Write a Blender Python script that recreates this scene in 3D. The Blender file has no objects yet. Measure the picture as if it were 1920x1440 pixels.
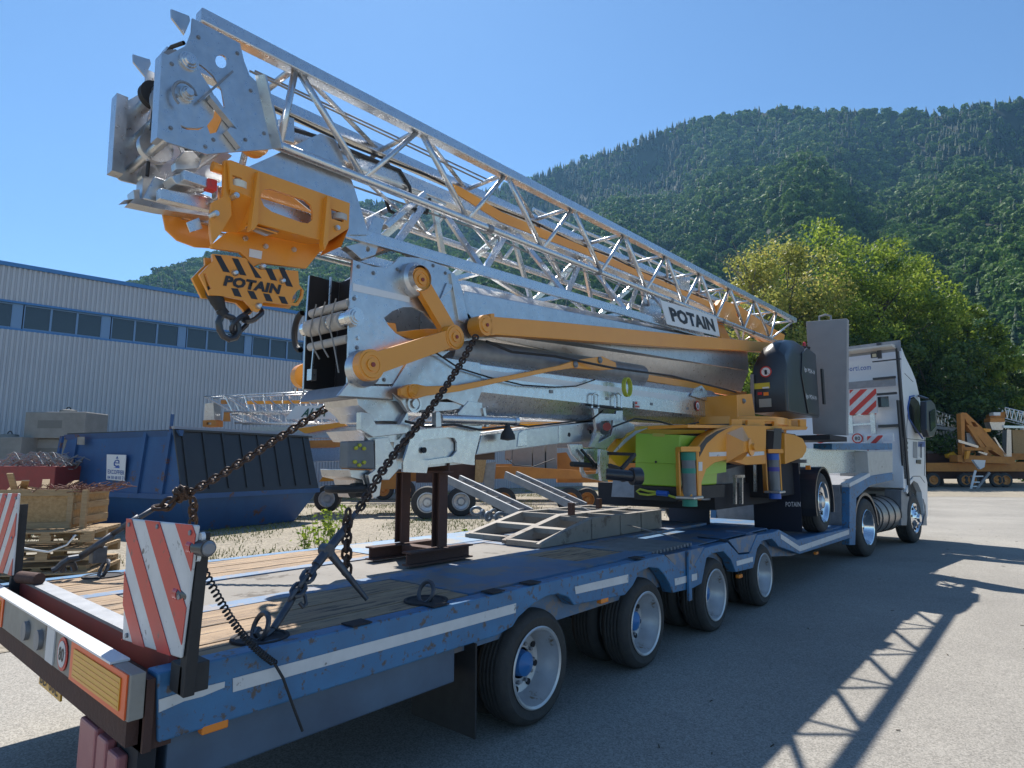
import bpy, bmesh, math, random
import numpy as np
from mathutils import Vector, Matrix
from mathutils.geometry import tessellate_polygon
random.seed(7); rng=np.random.default_rng(7)
R=math.radians
SC=bpy.context.scene; COL=SC.collection
# ---------------- camera (solved from the photograph: 1920x1440 px, f=1148 px) ----------------
FPX=1148.0
def _d(p): return Vector((p[0]-960,-(p[1]-720),-FPX))
_y=_d((1945,870)).normalized(); _x=-_d((-400,870)); _x.normalize(); _x=(_x-_y*_x.dot(_y)).normalized(); _z=_x.cross(_y)
RW=Matrix((_x,_y,_z))
CAM=Vector((2.45,0,1.6))
cd=bpy.data.cameras.new('camera'); co=bpy.data.objects.new('camera',cd); COL.objects.link(co)
cd.sensor_fit='HORIZONTAL'; cd.sensor_width=36; cd.lens=36*FPX/1920; cd.clip_start=.05; cd.clip_end=5000
co.matrix_world=Matrix.Translation(CAM)@RW.to_4x4(); SC.camera=co
# ---------------- light ----------------
SUN_EL=54.6; SUN_DIR=Vector((-.83,.56,0)).normalized()
sd=Vector((SUN_DIR.x*math.cos(R(SUN_EL)),SUN_DIR.y*math.cos(R(SUN_EL)),math.sin(R(SUN_EL))))
W_=bpy.data.worlds.new('World'); SC.world=W_; W_.use_nodes=True
nt=W_.node_tree; bg=nt.nodes['Background']; sk=nt.nodes.new('ShaderNodeTexSky'); sk.sky_type='NISHITA'; sk.sun_disc=False
sk.sun_elevation=R(SUN_EL); sk.sun_rotation=math.atan2(SUN_DIR.x,SUN_DIR.y); sk.air_density=1.0; sk.dust_density=.1; sk.ozone_density=4.0; sk.altitude=400
tm=nt.nodes.new('ShaderNodeMix'); tm.data_type='RGBA'; tm.blend_type='MULTIPLY'; tm.inputs[0].default_value=1; tm.inputs[7].default_value=(.84,1.0,1.06,1); nt.links.new(sk.outputs[0],tm.inputs[6]); nt.links.new(tm.outputs[2],bg.inputs[0]); bg.inputs[1].default_value=.095
sl=bpy.data.lights.new('sun','SUN'); sl.energy=4.9; sl.angle=R(.53); sl.color=(1,.95,.87)
so=bpy.data.objects.new('sun',sl); COL.objects.link(so); so.rotation_euler=sd.to_track_quat('Z','Y').to_euler()
SC.view_settings.view_transform='Standard'; SC.view_settings.look='None'; SC.view_settings.gamma=1; SC.view_settings.exposure=0.63
SC.render.engine='CYCLES'
SC.cycles.max_bounces=6; SC.cycles.transparent_max_bounces=8
# ---------------- pixel -> world helpers (photo pixels on a stated plane) ----------------
def _ray(px,py): return RW@_d((px,py))
def onx(px,py,X): r=_ray(px,py); return CAM+r*((X-CAM.x)/r.x)
def ony(px,py,Y): r=_ray(px,py); return CAM+r*((Y-CAM.y)/r.y)
def onz(px,py,Z): r=_ray(px,py); return CAM+r*((Z-CAM.z)/r.z)
def atd(px,py,D): return CAM+_ray(px,py)*(D/FPX)      # depth along the view axis
V=Vector
# ---------------- materials ----------------
def mat(name,c,rough=.6,metal=0,c2=None,scale=4,amt=.5,bump=0,bscale=60,spec=.5,c3=None,s3=1.2,a3=.5,stretch=None,rvar=0,coat=0,emit=None):
    m=bpy.data.materials.new(name); m.use_nodes=True; n=m.node_tree; b=n.nodes['Principled BSDF']
    b.inputs['Roughness'].default_value=rough; b.inputs['Metallic'].default_value=metal; b.inputs['Specular IOR Level'].default_value=spec
    if coat: b.inputs['Coat Weight'].default_value=coat; b.inputs['Coat Roughness'].default_value=.15
    tc=n.nodes.new('ShaderNodeTexCoord'); src=tc.outputs['Object']
    if stretch:
        mp=n.nodes.new('ShaderNodeMapping'); mp.inputs['Scale'].default_value=stretch; n.links.new(src,mp.inputs[0]); src=mp.outputs[0]
    def noise(s,det=6,ro=.6):
        t=n.nodes.new('ShaderNodeTexNoise'); t.inputs['Scale'].default_value=s; t.inputs['Detail'].default_value=det; t.inputs['Roughness'].default_value=ro
        n.links.new(src,t.inputs['Vector']); return t
    def ramp(t,lo,hi):
        r=n.nodes.new('ShaderNodeMapRange'); r.inputs[1].default_value=lo; r.inputs[2].default_value=hi; n.links.new(t.outputs[0],r.inputs[0]); return r.outputs[0]
    def mix(f,a,bb):
        x=n.nodes.new('ShaderNodeMix'); x.data_type='RGBA'; n.links.new(f,x.inputs[0])
        for k,v in ((6,a),(7,bb)):
            if hasattr(v,'is_output'): n.links.new(v,x.inputs[k])
            else: x.inputs[k].default_value=(*v,1)
        return x.outputs[2]
    col=(*c,1)
    if c2:
        col=mix(ramp(noise(scale),.5-amt*.5,.5+amt*.5),c,c2)
    if c3:
        col=mix(ramp(noise(s3,8,.7),.5+(.5-a3)*.3,.5+(.5-a3)*.3+.06),col if c2 else c,c3)
    if c2 or c3: n.links.new(col,b.inputs['Base Color'])
    else: b.inputs['Base Color'].default_value=col
    if rvar:
        t=noise(scale*2.3); r=n.nodes.new('ShaderNodeMapRange'); r.inputs[1].default_value=.3; r.inputs[2].default_value=.7
        r.inputs[3].default_value=max(.05,rough-rvar); r.inputs[4].default_value=min(1,rough+rvar); n.links.new(t.outputs[0],r.inputs[0]); n.links.new(r.outputs[0],b.inputs['Roughness'])
    if bump:
        t=noise(bscale,4); bp=n.nodes.new('ShaderNodeBump'); bp.inputs['Strength'].default_value=bump; bp.inputs['Distance'].default_value=.02
        n.links.new(t.outputs[0],bp.inputs['Height']); n.links.new(bp.outputs[0],b.inputs['Normal'])
    if emit: b.inputs['Emission Color'].default_value=(*emit[0],1); b.inputs['Emission Strength'].default_value=emit[1]
    return m
M={}
M['galv']=mat('galvanised_steel',(.62,.63,.64),.33,.9,(.50,.51,.525),13,.45,.03,45,rvar=.08)
M['galvb']=mat('galvanised_bright',(.70,.71,.72),.30,.9,(.58,.59,.605),14,.5,.02,45,rvar=.07)
M['galvd']=mat('galvanised_dull',(.30,.31,.33),.55,.6,(.22,.23,.25),8,.4,.1,40)
M['orange']=mat('orange_paint',(.82,.335,.032),.38,0,(.76,.29,.026),3,.5,.03,50,coat=.3)
M['orange_old']=mat('orange_faded',(.62,.25,.05),.6,0,(.45,.17,.04),3,.5)
M['yellow']=mat('yellow_paint',(.80,.45,.02),.4,0,(.72,.38,.02),3,.5)
M['green']=mat('lime_paint',(.30,.52,.05),.4,0,(.26,.46,.05),2,.5,coat=.2)
M['black']=mat('black_rubber',(.018,.018,.02),.65,0,(.03,.03,.032),12,.4)
M['blackp']=mat('black_plastic',(.03,.032,.04),.32,0,(.022,.024,.03),4,.4,coat=.2)
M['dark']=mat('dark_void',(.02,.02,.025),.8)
M['tyre']=mat('tyre_rubber',(.028,.028,.03),.75,0,(.055,.052,.048),14,.5,.2,60)
M['rim']=mat('painted_rim',(.62,.63,.64),.38,.5,(.45,.45,.46),8,.5,c3=(.25,.17,.1),s3=9,a3=.12)
M['chrome']=mat('chrome',(.75,.76,.78),.15,1)
M['blue']=mat('worn_blue_paint',(.05,.20,.40),.5,0,(.055,.14,.26),4,.5,.10,50,c3=(.10,.085,.08),s3=19,a3=.33)
M['blued']=mat('scraped_blue_deck',(.13,.22,.35),.65,0,(.09,.15,.25),4,.5,.12,50,c3=(.22,.21,.22),s3=9,a3=.55)
M['hub']=mat('blue_hub',(.03,.16,.42),.4)
M['wood']=mat('deck_planks',(.44,.31,.19),.8,0,(.22,.15,.10),2.2,.5,.5,18,stretch=(9,.8,9),c3=(.10,.08,.065),s3=3,a3=.38)
M['wood2']=mat('pale_planks',(.46,.33,.19),.8,0,(.28,.19,.10),3,.6,.3,18,stretch=(2,2,14))
M['osb']=mat('chipboard',(.50,.33,.16),.85,0,(.30,.18,.08),22,.5,.2,60)
M['rust']=mat('rusty_steel',(.10,.045,.032),.8,0,(.06,.032,.027),6,.6,.3,40)
M['chain']=mat('rusty_chain',(.095,.06,.045),.55,.5,(.04,.03,.027),30,.5)
M['chaing']=mat('grey_chain',(.12,.13,.15),.5,.7,(.06,.065,.08),20,.5)
M['white']=mat('white_paint',(.75,.76,.77),.35,0,(.68,.69,.70),2,.6,coat=.3)
M['refl']=mat('white_tape',(.68,.68,.68),.45,0,(.55,.55,.55),9,.5,c3=(.18,.17,.16),s3=14,a3=.15)
M['red']=mat('red_tape',(.62,.04,.03),.4,0,(.50,.05,.04),8,.5,c3=(.2,.08,.07),s3=12,a3=.12)
M['redd']=mat('faded_red',(.36,.055,.045),.6,0,(.22,.05,.04),5,.6)
M['bump2']=mat('dull_aluminium',(.55,.54,.52),.5,.35,(.42,.41,.39),6,.6,c3=(.2,.18,.16),s3=7,a3=.15)
M['orefl']=mat('red_orange_reflector',(.85,.12,.02),.35)
M['yrefl']=mat('yellow_reflector',(.80,.42,.03),.35,0,(.66,.33,.03),9,.5)
M['amber']=mat('amber_lens',(.85,.25,.03),.25)
M['redl']=mat('red_lens',(.5,.02,.03),.2)
M['glassl']=mat('clear_lens',(.22,.23,.25),.15)
M['conc']=mat('concrete',(.33,.31,.28),.9,0,(.22,.21,.19),3,.6,.3,30)
M['slab']=mat('ballast_grey',(.31,.315,.325),.85,0,(.27,.275,.285),5,.5,.15,90)
M['ink']=mat('black_ink',(.02,.02,.025),.5)
M['inkb']=mat('blue_ink',(.03,.09,.32),.5)
M['wtext']=mat('white_lettering',(.7,.7,.72),.5)
M['window']=mat('tinted_glass',(.02,.03,.04),.08,0,spec=.8)
M['strap']=mat('canvas_roller',(.55,.53,.50),.7,0,(.42,.40,.37),8,.5)
M['wire']=mat('wire_rope',(.30,.29,.28),.5,.5)
M['purple']=mat('purple_band',(.06,.05,.28),.5)
M['gband']=mat('green_band',(.02,.22,.16),.5)
M['bband']=mat('blue_band',(.02,.10,.45),.4)
M['greyc']=mat('cylinder_grey',(.17,.18,.20),.45,.3,(.13,.14,.15),6,.4)
M['yg']=mat('yellow_green_cable',(.45,.5,.06),.5)
M['ybolt']=mat('yellow_cap',(.5,.5,.05),.5)
# ---------------- object bookkeeping ----------------
WO={}
def meta(o,label=None,cat=None,group=None,kind=None):
    if label: o['label']=label
    if cat: o['category']=cat
    if group: o['group']=group
    if kind: o['kind']=kind
    return o
def thing(name,label,cat,loc,group=None):
    o=bpy.data.objects.new(name,None); o.empty_display_size=.2; COL.objects.link(o); o.location=loc; WO[o.name]=V(loc); return meta(o,label,cat,group)
def link(name,me,m,parent=None,org=None,smooth=False):
    if org is None: org=WO[parent.name] if parent else V((0,0,0))
    org=V(org)
    o=bpy.data.objects.new(name,me); COL.objects.link(o)
    me.transform(Matrix.Translation(-org))
    po=WO[parent.name] if parent else V((0,0,0))
    if parent: o.parent=parent
    o.location=org-po; WO[o.name]=org
    for x in (m if isinstance(m,(list,tuple)) else [m]): me.materials.append(x if not isinstance(x,str) else M[x])
    if smooth:
        for p in me.polygons: p.use_smooth=True
    return o
class MB:
    """collects shapes in world coordinates, builds one mesh"""
    def __init__(s): s.v=[]; s.f=[]; s.mi=[]; s.cur=0; s.sm=[]
    def add(s,vs,fs,sm=False):
        k=len(s.v); s.v+= [tuple(x) for x in vs]; s.f+=[tuple(i+k for i in f) for f in fs]; s.mi+=[s.cur]*len(fs); s.sm+=[sm]*len(fs); return s
    def hexa(s,c):   # 8 corners: bottom 4 ccw, top 4 ccw
        return s.add(c,[(3,2,1,0),(4,5,6,7),(0,1,5,4),(1,2,6,5),(2,3,7,6),(3,0,4,7)])
    def box(s,a,b):
        x0,y0,z0=[min(a[i],b[i]) for i in range(3)]; x1,y1,z1=[max(a[i],b[i]) for i in range(3)]
        return s.hexa([(x0,y0,z0),(x1,y0,z0),(x1,y1,z0),(x0,y1,z0),(x0,y0,z1),(x1,y0,z1),(x1,y1,z1),(x0,y1,z1)])
    def obox(s,o,u,v,w):  # origin corner, three edge vectors
        o,u,v,w=map(V,(o,u,v,w)); return s.hexa([o,o+u,o+u+v,o+v,o+w,o+u+w,o+u+v+w,o+v+w])
    def beam(s,a,b,w,h=None,up=(0,0,1)):
        h=h or w; a=V(a); b=V(b); d=(b-a).normalized(); up=V(up)
        if abs(d.dot(up))>.97: up=V((0,1,0)) if abs(d.y)<.9 else V((1,0,0))
        r=d.cross(up).normalized()*w/2; u=r.cross(d).normalized()*h/2
        return s.hexa([a-r-u,a+r-u,a+r+u,a-r+u,b-r-u,b+r-u,b+r+u,b-r+u])
    def cyl(s,a,b,r,r2=None,n=16,cap=True):
        r2=r if r2 is None else r2; a=V(a); b=V(b); d=(b-a).normalized(); up=V((0,0,1)) if abs(d.z)<.9 else V((1,0,0))
        x=d.cross(up).normalized(); y=d.cross(x).normalized(); vs=[]
        for p,q in ((a,r),(b,r2)):
            for i in range(n): t=2*math.pi*i/n; vs.append(p+x*math.cos(t)*q+y*math.sin(t)*q)
        s.add(vs,[(i,(i+1)%n,n+(i+1)%n,n+i) for i in range(n)],True)
        if cap: k=len(s.v)-2*n; s.f+=[tuple(range(k+n-1,k-1,-1)),tuple(range(k+n,k+2*n))]; s.mi+=[s.cur]*2; s.sm+=[False]*2
        return s
    def tube(s,pts,r,n=8,closed=False):
        pts=[V(p) for p in pts]; N=len(pts); k=len(s.v); prev=None
        for i,p in enumerate(pts):
            a=pts[i-1] if (i>0 or closed) else p; b=pts[(i+1)%N] if (i<N-1 or closed) else p
            d=(b-a).normalized()
            if prev is None: up=V((0,0,1)) if abs(d.z)<.9 else V((1,0,0)); x=d.cross(up).normalized()
            else: x=(prev-d*prev.dot(d)).normalized()
            prev=x; y=d.cross(x)
            for j in range(n): t=2*math.pi*j/n; s.v.append(tuple(p+x*math.cos(t)*r+y*math.sin(t)*r))
        for i in range(N if closed else N-1):
            i2=(i+1)%N
            for j in range(n): s.f.append((k+i*n+j,k+i*n+(j+1)%n,k+i2*n+(j+1)%n,k+i2*n+j)); s.mi.append(s.cur); s.sm.append(True)
        return s
    def lathe(s,c,axis,prof,n=40):
        """prof: list of (offset along axis, radius)"""
        c=V(c); d=V(axis).normalized(); up=V((0,0,1)) if abs(d.z)<.9 else V((1,0,0)); x=d.cross(up).normalized(); y=d.cross(x).normalized(); k=len(s.v)
        for (o,r) in prof:
            for j in range(n): t=2*math.pi*j/n; s.v.append(tuple(c+d*o+x*math.cos(t)*r+y*math.sin(t)*r))
        for i in range(len(prof)-1):
            for j in range(n): s.f.append((k+i*n+j,k+i*n+(j+1)%n,k+(i+1)*n+(j+1)%n,k+(i+1)*n+j)); s.mi.append(s.cur); s.sm.append(True)
        return s
    def prism(s,pts,off,holes=()):
        """planar polygon (3D pts, with holes) extruded by vector off"""
        off=V(off); loops=[[V(p) for p in pts]]+[[V(p) for p in h] for h in holes]
        tri=tessellate_polygon(loops); flat=[p for l in loops for p in l]; n=len(flat)
        fs=[tuple(t) for t in tri]+[tuple(n+i for i in reversed(t)) for t in tri]; k=0
        for l in loops:
            L=len(l); fs+=[(k+i,k+(i+1)%L,n+k+(i+1)%L,n+k+i) for i in range(L)]; k+=L
        return s.add(flat+[p+off for p in flat],fs)
    def px(s,pts,X,th,holes=()):   # photo outline on plane x=X, thickness th going away (-x)
        return s.prism([onx(*p,X) for p in pts],(-th,0,0),[[onx(*p,X) for p in h] for h in holes])
    def mesh(s,name):
        me=bpy.data.meshes.new(name); me.from_pydata(s.v,[],s.f); me.validate(clean_customdata=False)
        if len(me.polygons)==len(s.mi):
            me.polygons.foreach_set('material_index',s.mi); me.polygons.foreach_set('use_smooth',s.sm)
        bm=bmesh.new(); bm.from_mesh(me); bmesh.ops.recalc_face_normals(bm,faces=bm.faces)
        for e in bm.edges:
            if len(e.link_faces)==2 and e.calc_face_angle(0)>.62: e.smooth=False
        bm.to_mesh(me); bm.free()
        me.update(); return me
    def build(s,name,m,parent=None,label=None,org=None,bevel=0):
        o=link(name,s.mesh(name),m,parent,org)
        if label: o['label']=label
        if bevel:
            b=o.modifiers.new('bevel','BEVEL'); b.width=bevel; b.segments=2; b.limit_method='ANGLE'; b.angle_limit=R(40)
        return o
def circ(cx,cy,rx,ry,n=20,a0=0,a1=360,rot=0):
    out=[]
    for i in range(n):
        t=R(a0+(a1-a0)*i/(n if abs(a1-a0)>=360 else n-1)); x=rx*math.cos(t); y=ry*math.sin(t); c,s_=math.cos(R(rot)),math.sin(R(rot)); out.append((cx+x*c-y*s_,cy+x*s_+y*c))
    return out
def disc3(c,r,n=24,ax='x'):
    out=[]
    for i in range(n):
        t=2*math.pi*i/n; a,b=r*math.cos(t),r*math.sin(t); out.append(V(c)+(V((0,a,b)) if ax=='x' else V((a,0,b)) if ax=='y' else V((a,b,0))))
    return out
def bar2(p,q,r1,r2,X,th,n=14):
    """dog-bone link between two pins on plane x=X (world y,z), returns prism points"""
    p=onx(*p,X) if len(p)==2 else V(p); q=onx(*q,X) if len(q)==2 else V(q)
    d=(q-p).normalized(); ang=math.atan2(d.z,d.y); out=[]
    for i in range(n): t=ang+math.pi/2+math.pi*i/(n-1); out.append(p+V((0,math.cos(t)*r1,math.sin(t)*r1)))
    for i in range(n): t=ang-math.pi/2+math.pi*i/(n-1); out.append(q+V((0,math.cos(t)*r2,math.sin(t)*r2)))
    return out
def text(name,s,p00,p10,p01,m,parent=None,depth=.004,shear=0,bold=.0,label=None,org=None,mir=False):
    """lettering fitted to the parallelogram p00 (bottom left) p10 (bottom right) p01 (top left)"""
    cu=bpy.data.curves.new(name,'FONT'); cu.body=s; cu.size=1; cu.shear=shear; cu.offset=bold; cu.resolution_u=2; cu.space_character=1.05
    ob=bpy.data.objects.new(name,cu); COL.objects.link(ob); bpy.context.view_layer.update()
    me=bpy.data.meshes.new_from_object(ob.evaluated_get(bpy.context.evaluated_depsgraph_get())); bpy.data.objects.remove(ob)
    n=len(me.vertices); co_=np.empty(n*3,'f'); me.vertices.foreach_get('co',co_); co_=co_.reshape(-1,3)
    lo=co_.min(0); hi=co_.max(0); p00,p10,p01=map(V,(p00,p10,p01)); u=p10-p00; w=p01-p00; nn=u.cross(w).normalized()
    a=(co_[:,:1]-lo[0])/(hi[0]-lo[0]); b=(co_[:,1:2]-lo[1])/(hi[1]-lo[1])
    new=np.array(p00)+a*np.array(u)+b*np.array(w)+np.array(nn)*depth
    me.vertices.foreach_set('co',new.astype('f').ravel()); me.update()
    return link(name,me,m,parent,org)
def linkpts(c,d,side,L,Wd,n=18):
    c=V(c); d=V(d).normalized(); side=V(side); side=(side-d*side.dot(d)).normalized(); out=[]
    h=L/2-Wd/2
    for i in range(n):
        t=2*math.pi*i/n; x=math.cos(t)*Wd/2; y=math.sin(t)*Wd/2; y+= h if y>0 else -h
        out.append(c+side*x+d*y)
    return out
def chain(mb,pts,L=.075,Wd=.05,r=.0085,n=12):
    pts=[V(p) for p in pts]; seg=[(pts[i],pts[i+1],(pts[i+1]-pts[i]).length) for i in range(len(pts)-1)]; tot=sum(s[2] for s in seg); step=L-3*r
    k=max(2,int(tot/step)); side0=V((.35,.2,.9))
    for i in range(k):
        t=(i+.5)*tot/k
        for a,b,l in seg:
            if t<=l or b is seg[-1][1]: c=a+(b-a)*min(1,t/l); d=(b-a).normalized(); break
            t-=l
        s1=(side0-d*side0.dot(d)).normalized(); s2=d.cross(s1)
        mb.tube(linkpts(c,d,s1 if i%2 else s2,L,Wd,n),r,6,True)
    return mb
def sag(a,b,s,n=12):
    a=V(a); b=V(b); return [a+(b-a)*t/n-V((0,0,s*4*(t/n)*(1-t/n))) for t in range(n+1)]
# ================= SETTING =================
def onplane(px,py,P,N): r=_ray(px,py); N=V(N); return CAM+r*(N.dot(V(P)-CAM)/N.dot(r))
def pixaz(px,py=868): r=_ray(px,py); return math.atan2(r.x,r.y), r.z/math.hypot(r.x,r.y)
def grid(name,x0,x1,y0,y1,z,m,kind='structure',nx=1,ny=1,amp=0):
    mb=MB(); vs=[(x0+(x1-x0)*i/nx,y0+(y1-y0)*j/ny,z) for j in range(ny+1) for i in range(nx+1)]
    mb.add(vs,[(j*(nx+1)+i,j*(nx+1)+i+1,(j+1)*(nx+1)+i+1,(j+1)*(nx+1)+i) for j in range(ny) for i in range(nx)])
    o=mb.build(name,m); meta(o,kind=kind); return o
def groundmat(name,c1,c2,c3,fs,fine=.5,bump=.4,dark=None):
    m=bpy.data.materials.new(name); m.use_nodes=True; n=m.node_tree; b=n.nodes['Principled BSDF']; b.inputs['Roughness'].default_value=.85; b.inputs['Specular IOR Level'].default_value=.3
    tc=n.nodes.new('ShaderNodeTexCoord')
    def N(s,d=4,r=.6):
        t=n.nodes.new('ShaderNodeTexNoise'); t.inputs['Scale'].default_value=s; t.inputs['Detail'].default_value=d; t.inputs['Roughness'].default_value=r; n.links.new(tc.outputs['Object'],t.inputs['Vector']); return t.outputs[0]
    def cr(f,stops):
        r=n.nodes.new('ShaderNodeValToRGB'); r.color_ramp.elements[0].position=stops[0][0]; r.color_ramp.elements[0].color=(*stops[0][1],1); r.color_ramp.elements[1].position=stops[-1][0]; r.color_ramp.elements[1].color=(*stops[-1][1],1)
        for p,c in stops[1:-1]: e=r.color_ramp.elements.new(p); e.color=(*c,1)
        n.links.new(f,r.inputs[0]); return r.outputs[0]
    def mixc(f,a,bb,t='MIX'):
        x=n.nodes.new('ShaderNodeMix'); x.data_type='RGBA'; x.blend_type=t
        if isinstance(f,float): x.inputs[0].default_value=f
        else: n.links.new(f,x.inputs[0])
        n.links.new(a,x.inputs[6]); n.links.new(bb,x.inputs[7]); return x.outputs[2]
    big=cr(N(.35,5),[(.35,c1),(.65,c2)])
    vo=n.nodes.new('ShaderNodeTexVoronoi'); vo.inputs['Scale'].default_value=fs; n.links.new(tc.outputs['Object'],vo.inputs['Vector'])
    stone=n.nodes.new('ShaderNodeSeparateColor'); n.links.new(vo.outputs['Color'],stone.inputs[0])
    gran=cr(stone.outputs[0],[(0,tuple(x*(1-fine) for x in (1,1,1))),(.5,(1,1,1)),(1,tuple(1+fine*.9 for x in (1,1,1)))])
    col=mixc(1.0,big,gran,'MULTIPLY')
    spots=cr(N(1.7,8,.75),[(.60,(0,0,0)),(.72,(1,1,1))])
    c3n=n.nodes.new('ShaderNodeRGB'); c3n.outputs[0].default_value=(*c3,1)
    col=mixc(spots,col,c3n.outputs[0])
    n.links.new(col,b.inputs['Base Color'])
    bp=n.nodes.new('ShaderNodeBump'); bp.inputs['Strength'].default_value=bump; bp.inputs['Distance'].default_value=.01; n.links.new(stone.outputs[1],bp.inputs['Height']); n.links.new(bp.outputs[0],b.inputs['Normal'])
    return m
asph=groundmat('asphalt',(.25,.235,.21),(.33,.31,.275),(.245,.23,.205),125,.34,.4)
grav=groundmat('gravel',(.25,.22,.17),(.31,.27,.21),(.16,.16,.075),26,.35,.5)
far=groundmat('field',(.12,.13,.06),(.16,.16,.08),(.07,.09,.03),2,.3,.2)
grid('ground',-2500,2500,-900,3500,-.02,far)
# asphalt yard and the gravel strip beside it
mb=MB(); mb.add([(-60,-60,0),(90,-60,0),(90,52,0),(-60,52,0)],[(0,1,2,3)]); meta(mb.build('asphalt_yard',asph),kind='structure')
ge=[(-4.6,-30),(-4.4,2),(-4.55,6),(-4.3,10),(-4.6,14),(-4.2,19),(-4.5,24),(-4.0,31),(-1.5,37),(3,39.5),(14,43),(60,52),(60,90),(-59,90),(-59,-30)]
mb=MB(); mb.add([(x,y,.006) for x,y in ge],[tuple(range(len(ge)))]); meta(mb.build('gravel_ground',grav),kind='structure')
# ---------- dry grass and weeds on the gravel (stuff) ----------
gm=mat('dry_grass',(.30,.27,.10),.9,0,(.10,.17,.03),1.5,.6); gm2=mat('weed_leaf',(.10,.19,.03),.7,0,(.20,.26,.06),6,.6)
def grass(name,N,area,h,m):
    v=np.zeros((N,3,3)); a=rng.random((N,2)); x=area[0]+(area[1]-area[0])*a[:,0]; y=area[2]+(area[3]-area[2])*a[:,1]
    cl=np.sin(x*1.3+2*np.sin(y*.7))+np.sin(y*1.1+1.7*np.sin(x*.5)); keep=cl>rng.normal(.5,.5,N); x=x[keep]; y=y[keep]; n=len(x)
    t=rng.random(n)*6.28; hh=h*(.4+rng.random(n)); w=.006+.008*rng.random(n); v=np.zeros((n,3,3))
    v[:,0]=np.c_[x-np.cos(t)*w,y-np.sin(t)*w,np.zeros(n)+.005]; v[:,1]=np.c_[x+np.cos(t)*w,y+np.sin(t)*w,np.zeros(n)+.005]
    v[:,2]=np.c_[x+rng.normal(0,.4,n)*hh,y+rng.normal(0,.4,n)*hh,hh]
    me=bpy.data.meshes.new(name); me.vertices.add(3*n); me.vertices.foreach_set('co',v.reshape(-1).astype('f'))
    me.loops.add(3*n); me.loops.foreach_set('vertex_index',np.arange(3*n,dtype='i')); me.polygons.add(n); me.polygons.foreach_set('loop_start',np.arange(0,3*n,3,dtype='i')); me.update(calc_edges=True)
    return meta(link(name,me,m),kind='stuff')
grass('grass',90000,(-24,-4.7,3,34),.07,gm)
# ---------- facade ----------
TH=R(7.4); U=V((math.sin(TH),math.cos(TH),0)); NN=V((math.cos(TH),-math.sin(TH),0)); FP=atd(0,488,23.9); FP.z=0
def fac(s,z,o=0): p=FP+U*s+NN*o; return V((p.x,p.y,z))
b=thing('industrial_building','long pale blue-grey ribbed metal industrial building with blue window band behind the yard','building',fac(0,0))
clad=mat('ribbed_cladding',(.50,.515,.545),.5,.1,(.45,.465,.50),.6,.5); clad2=mat('ribbed_cladding_blue',(.30,.40,.55),.45,.15,(.27,.36,.50),.6,.5)
trim=mat('blue_trim',(.06,.20,.45),.4)
postm=mat('pale_blue_post',(.16,.28,.46),.4)
def ribs(z0,z1,s0,s1,step,d,m,name):
    mb=MB(); s=s0
    vs=[]; 
    while s<s1:
        for a,o in ((0,0),(.35,0),(.45,d),(.9,d)): vs.append((s+a*step,o))
        s+=step
    n=len(vs); pts=[fac(a,z0,o) for a,o in vs]+[fac(a,z1,o) for a,o in vs]
    mb.add(pts,[(i,i+1,n+i+1,n+i) for i in range(n-1)]); return mb.build(name,m,b)
S0,S1=-14,34
ribs(7.95,9.3,S0,S1,.165,.05,clad,'upper_cladding'); ribs(0,6.8,S0,S1,.165,.05,clad,'lower_cladding')
mb=MB(); mb.obox(fac(S0,9.3,-.02),U*(S1-S0),NN*.14,(0,0,.16)); mb.build('roof_edge',trim,b)
mb=MB(); mb.obox(fac(S0,6.8,-.3),U*(S1-S0),NN*.32,(0,0,.08)); mb.obox(fac(S0,7.87,-.3),U*(S1-S0),NN*.38,(0,0,.08)); mb.build('window_sill',trim,b)
mb=MB(); mb.obox(fac(S0,6.88,-.35),U*(S1-S0),NN*.2,(0,0,1.0)); mb.build('wall_core','dark',b)
mb=MB(); mb.obox(fac(S0,0,-.5),-NN*30,U*(S1-S0),(0,0,9.25)); mb.build('wall',clad,b)
k=0
for i in range(-6,12):
    s=.73+2.95*i
    if s<S0 or s>S1-3: continue
    mb=MB(); mb.obox(fac(s-.17,6.88,-.16),U*.30,NN*.13,(0,0,1.0)); mb.build('window_post',postm,b)
    for j in range(3):
        a=s+.17+j*(2.61/3); f=MB(); w=2.61/3
        f.obox(fac(a,6.88,-.14),U*.035,NN*.1,(0,0,1.0)); f.obox(fac(a+w-.035,6.88,-.14),U*.035,NN*.1,(0,0,1.0)); f.obox(fac(a+.035,6.88,-.14),U*(w-.07),NN*.08,(0,0,.05)); f.obox(fac(a+.035,7.82,-.14),U*(w-.07),NN*.08,(0,0,.05))
        wf=f.build('window',postm,b); g=MB(); g.obox(fac(a+.035,6.93,-.12),U*(w-.07),NN*.015,(0,0,.89)); g.build('pane','window',wf)
# ---------- mountain ----------
sil=[(-420,560),(0,560),(240,528),(300,500),(390,470),(560,425),(680,372),(760,374),(860,362),(985,332),(1050,305),(1100,290),(1240,236),(1320,212),(1400,202),(1440,195),(1500,198),(1560,203),(1620,200),(1700,199),(1760,203),(1820,190),(1920,180),(2200,150),(2900,120)]
saz=[];ste=[]
for p in sil: a,t=pixaz(*p); saz.append(a); ste.append(t)
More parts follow.
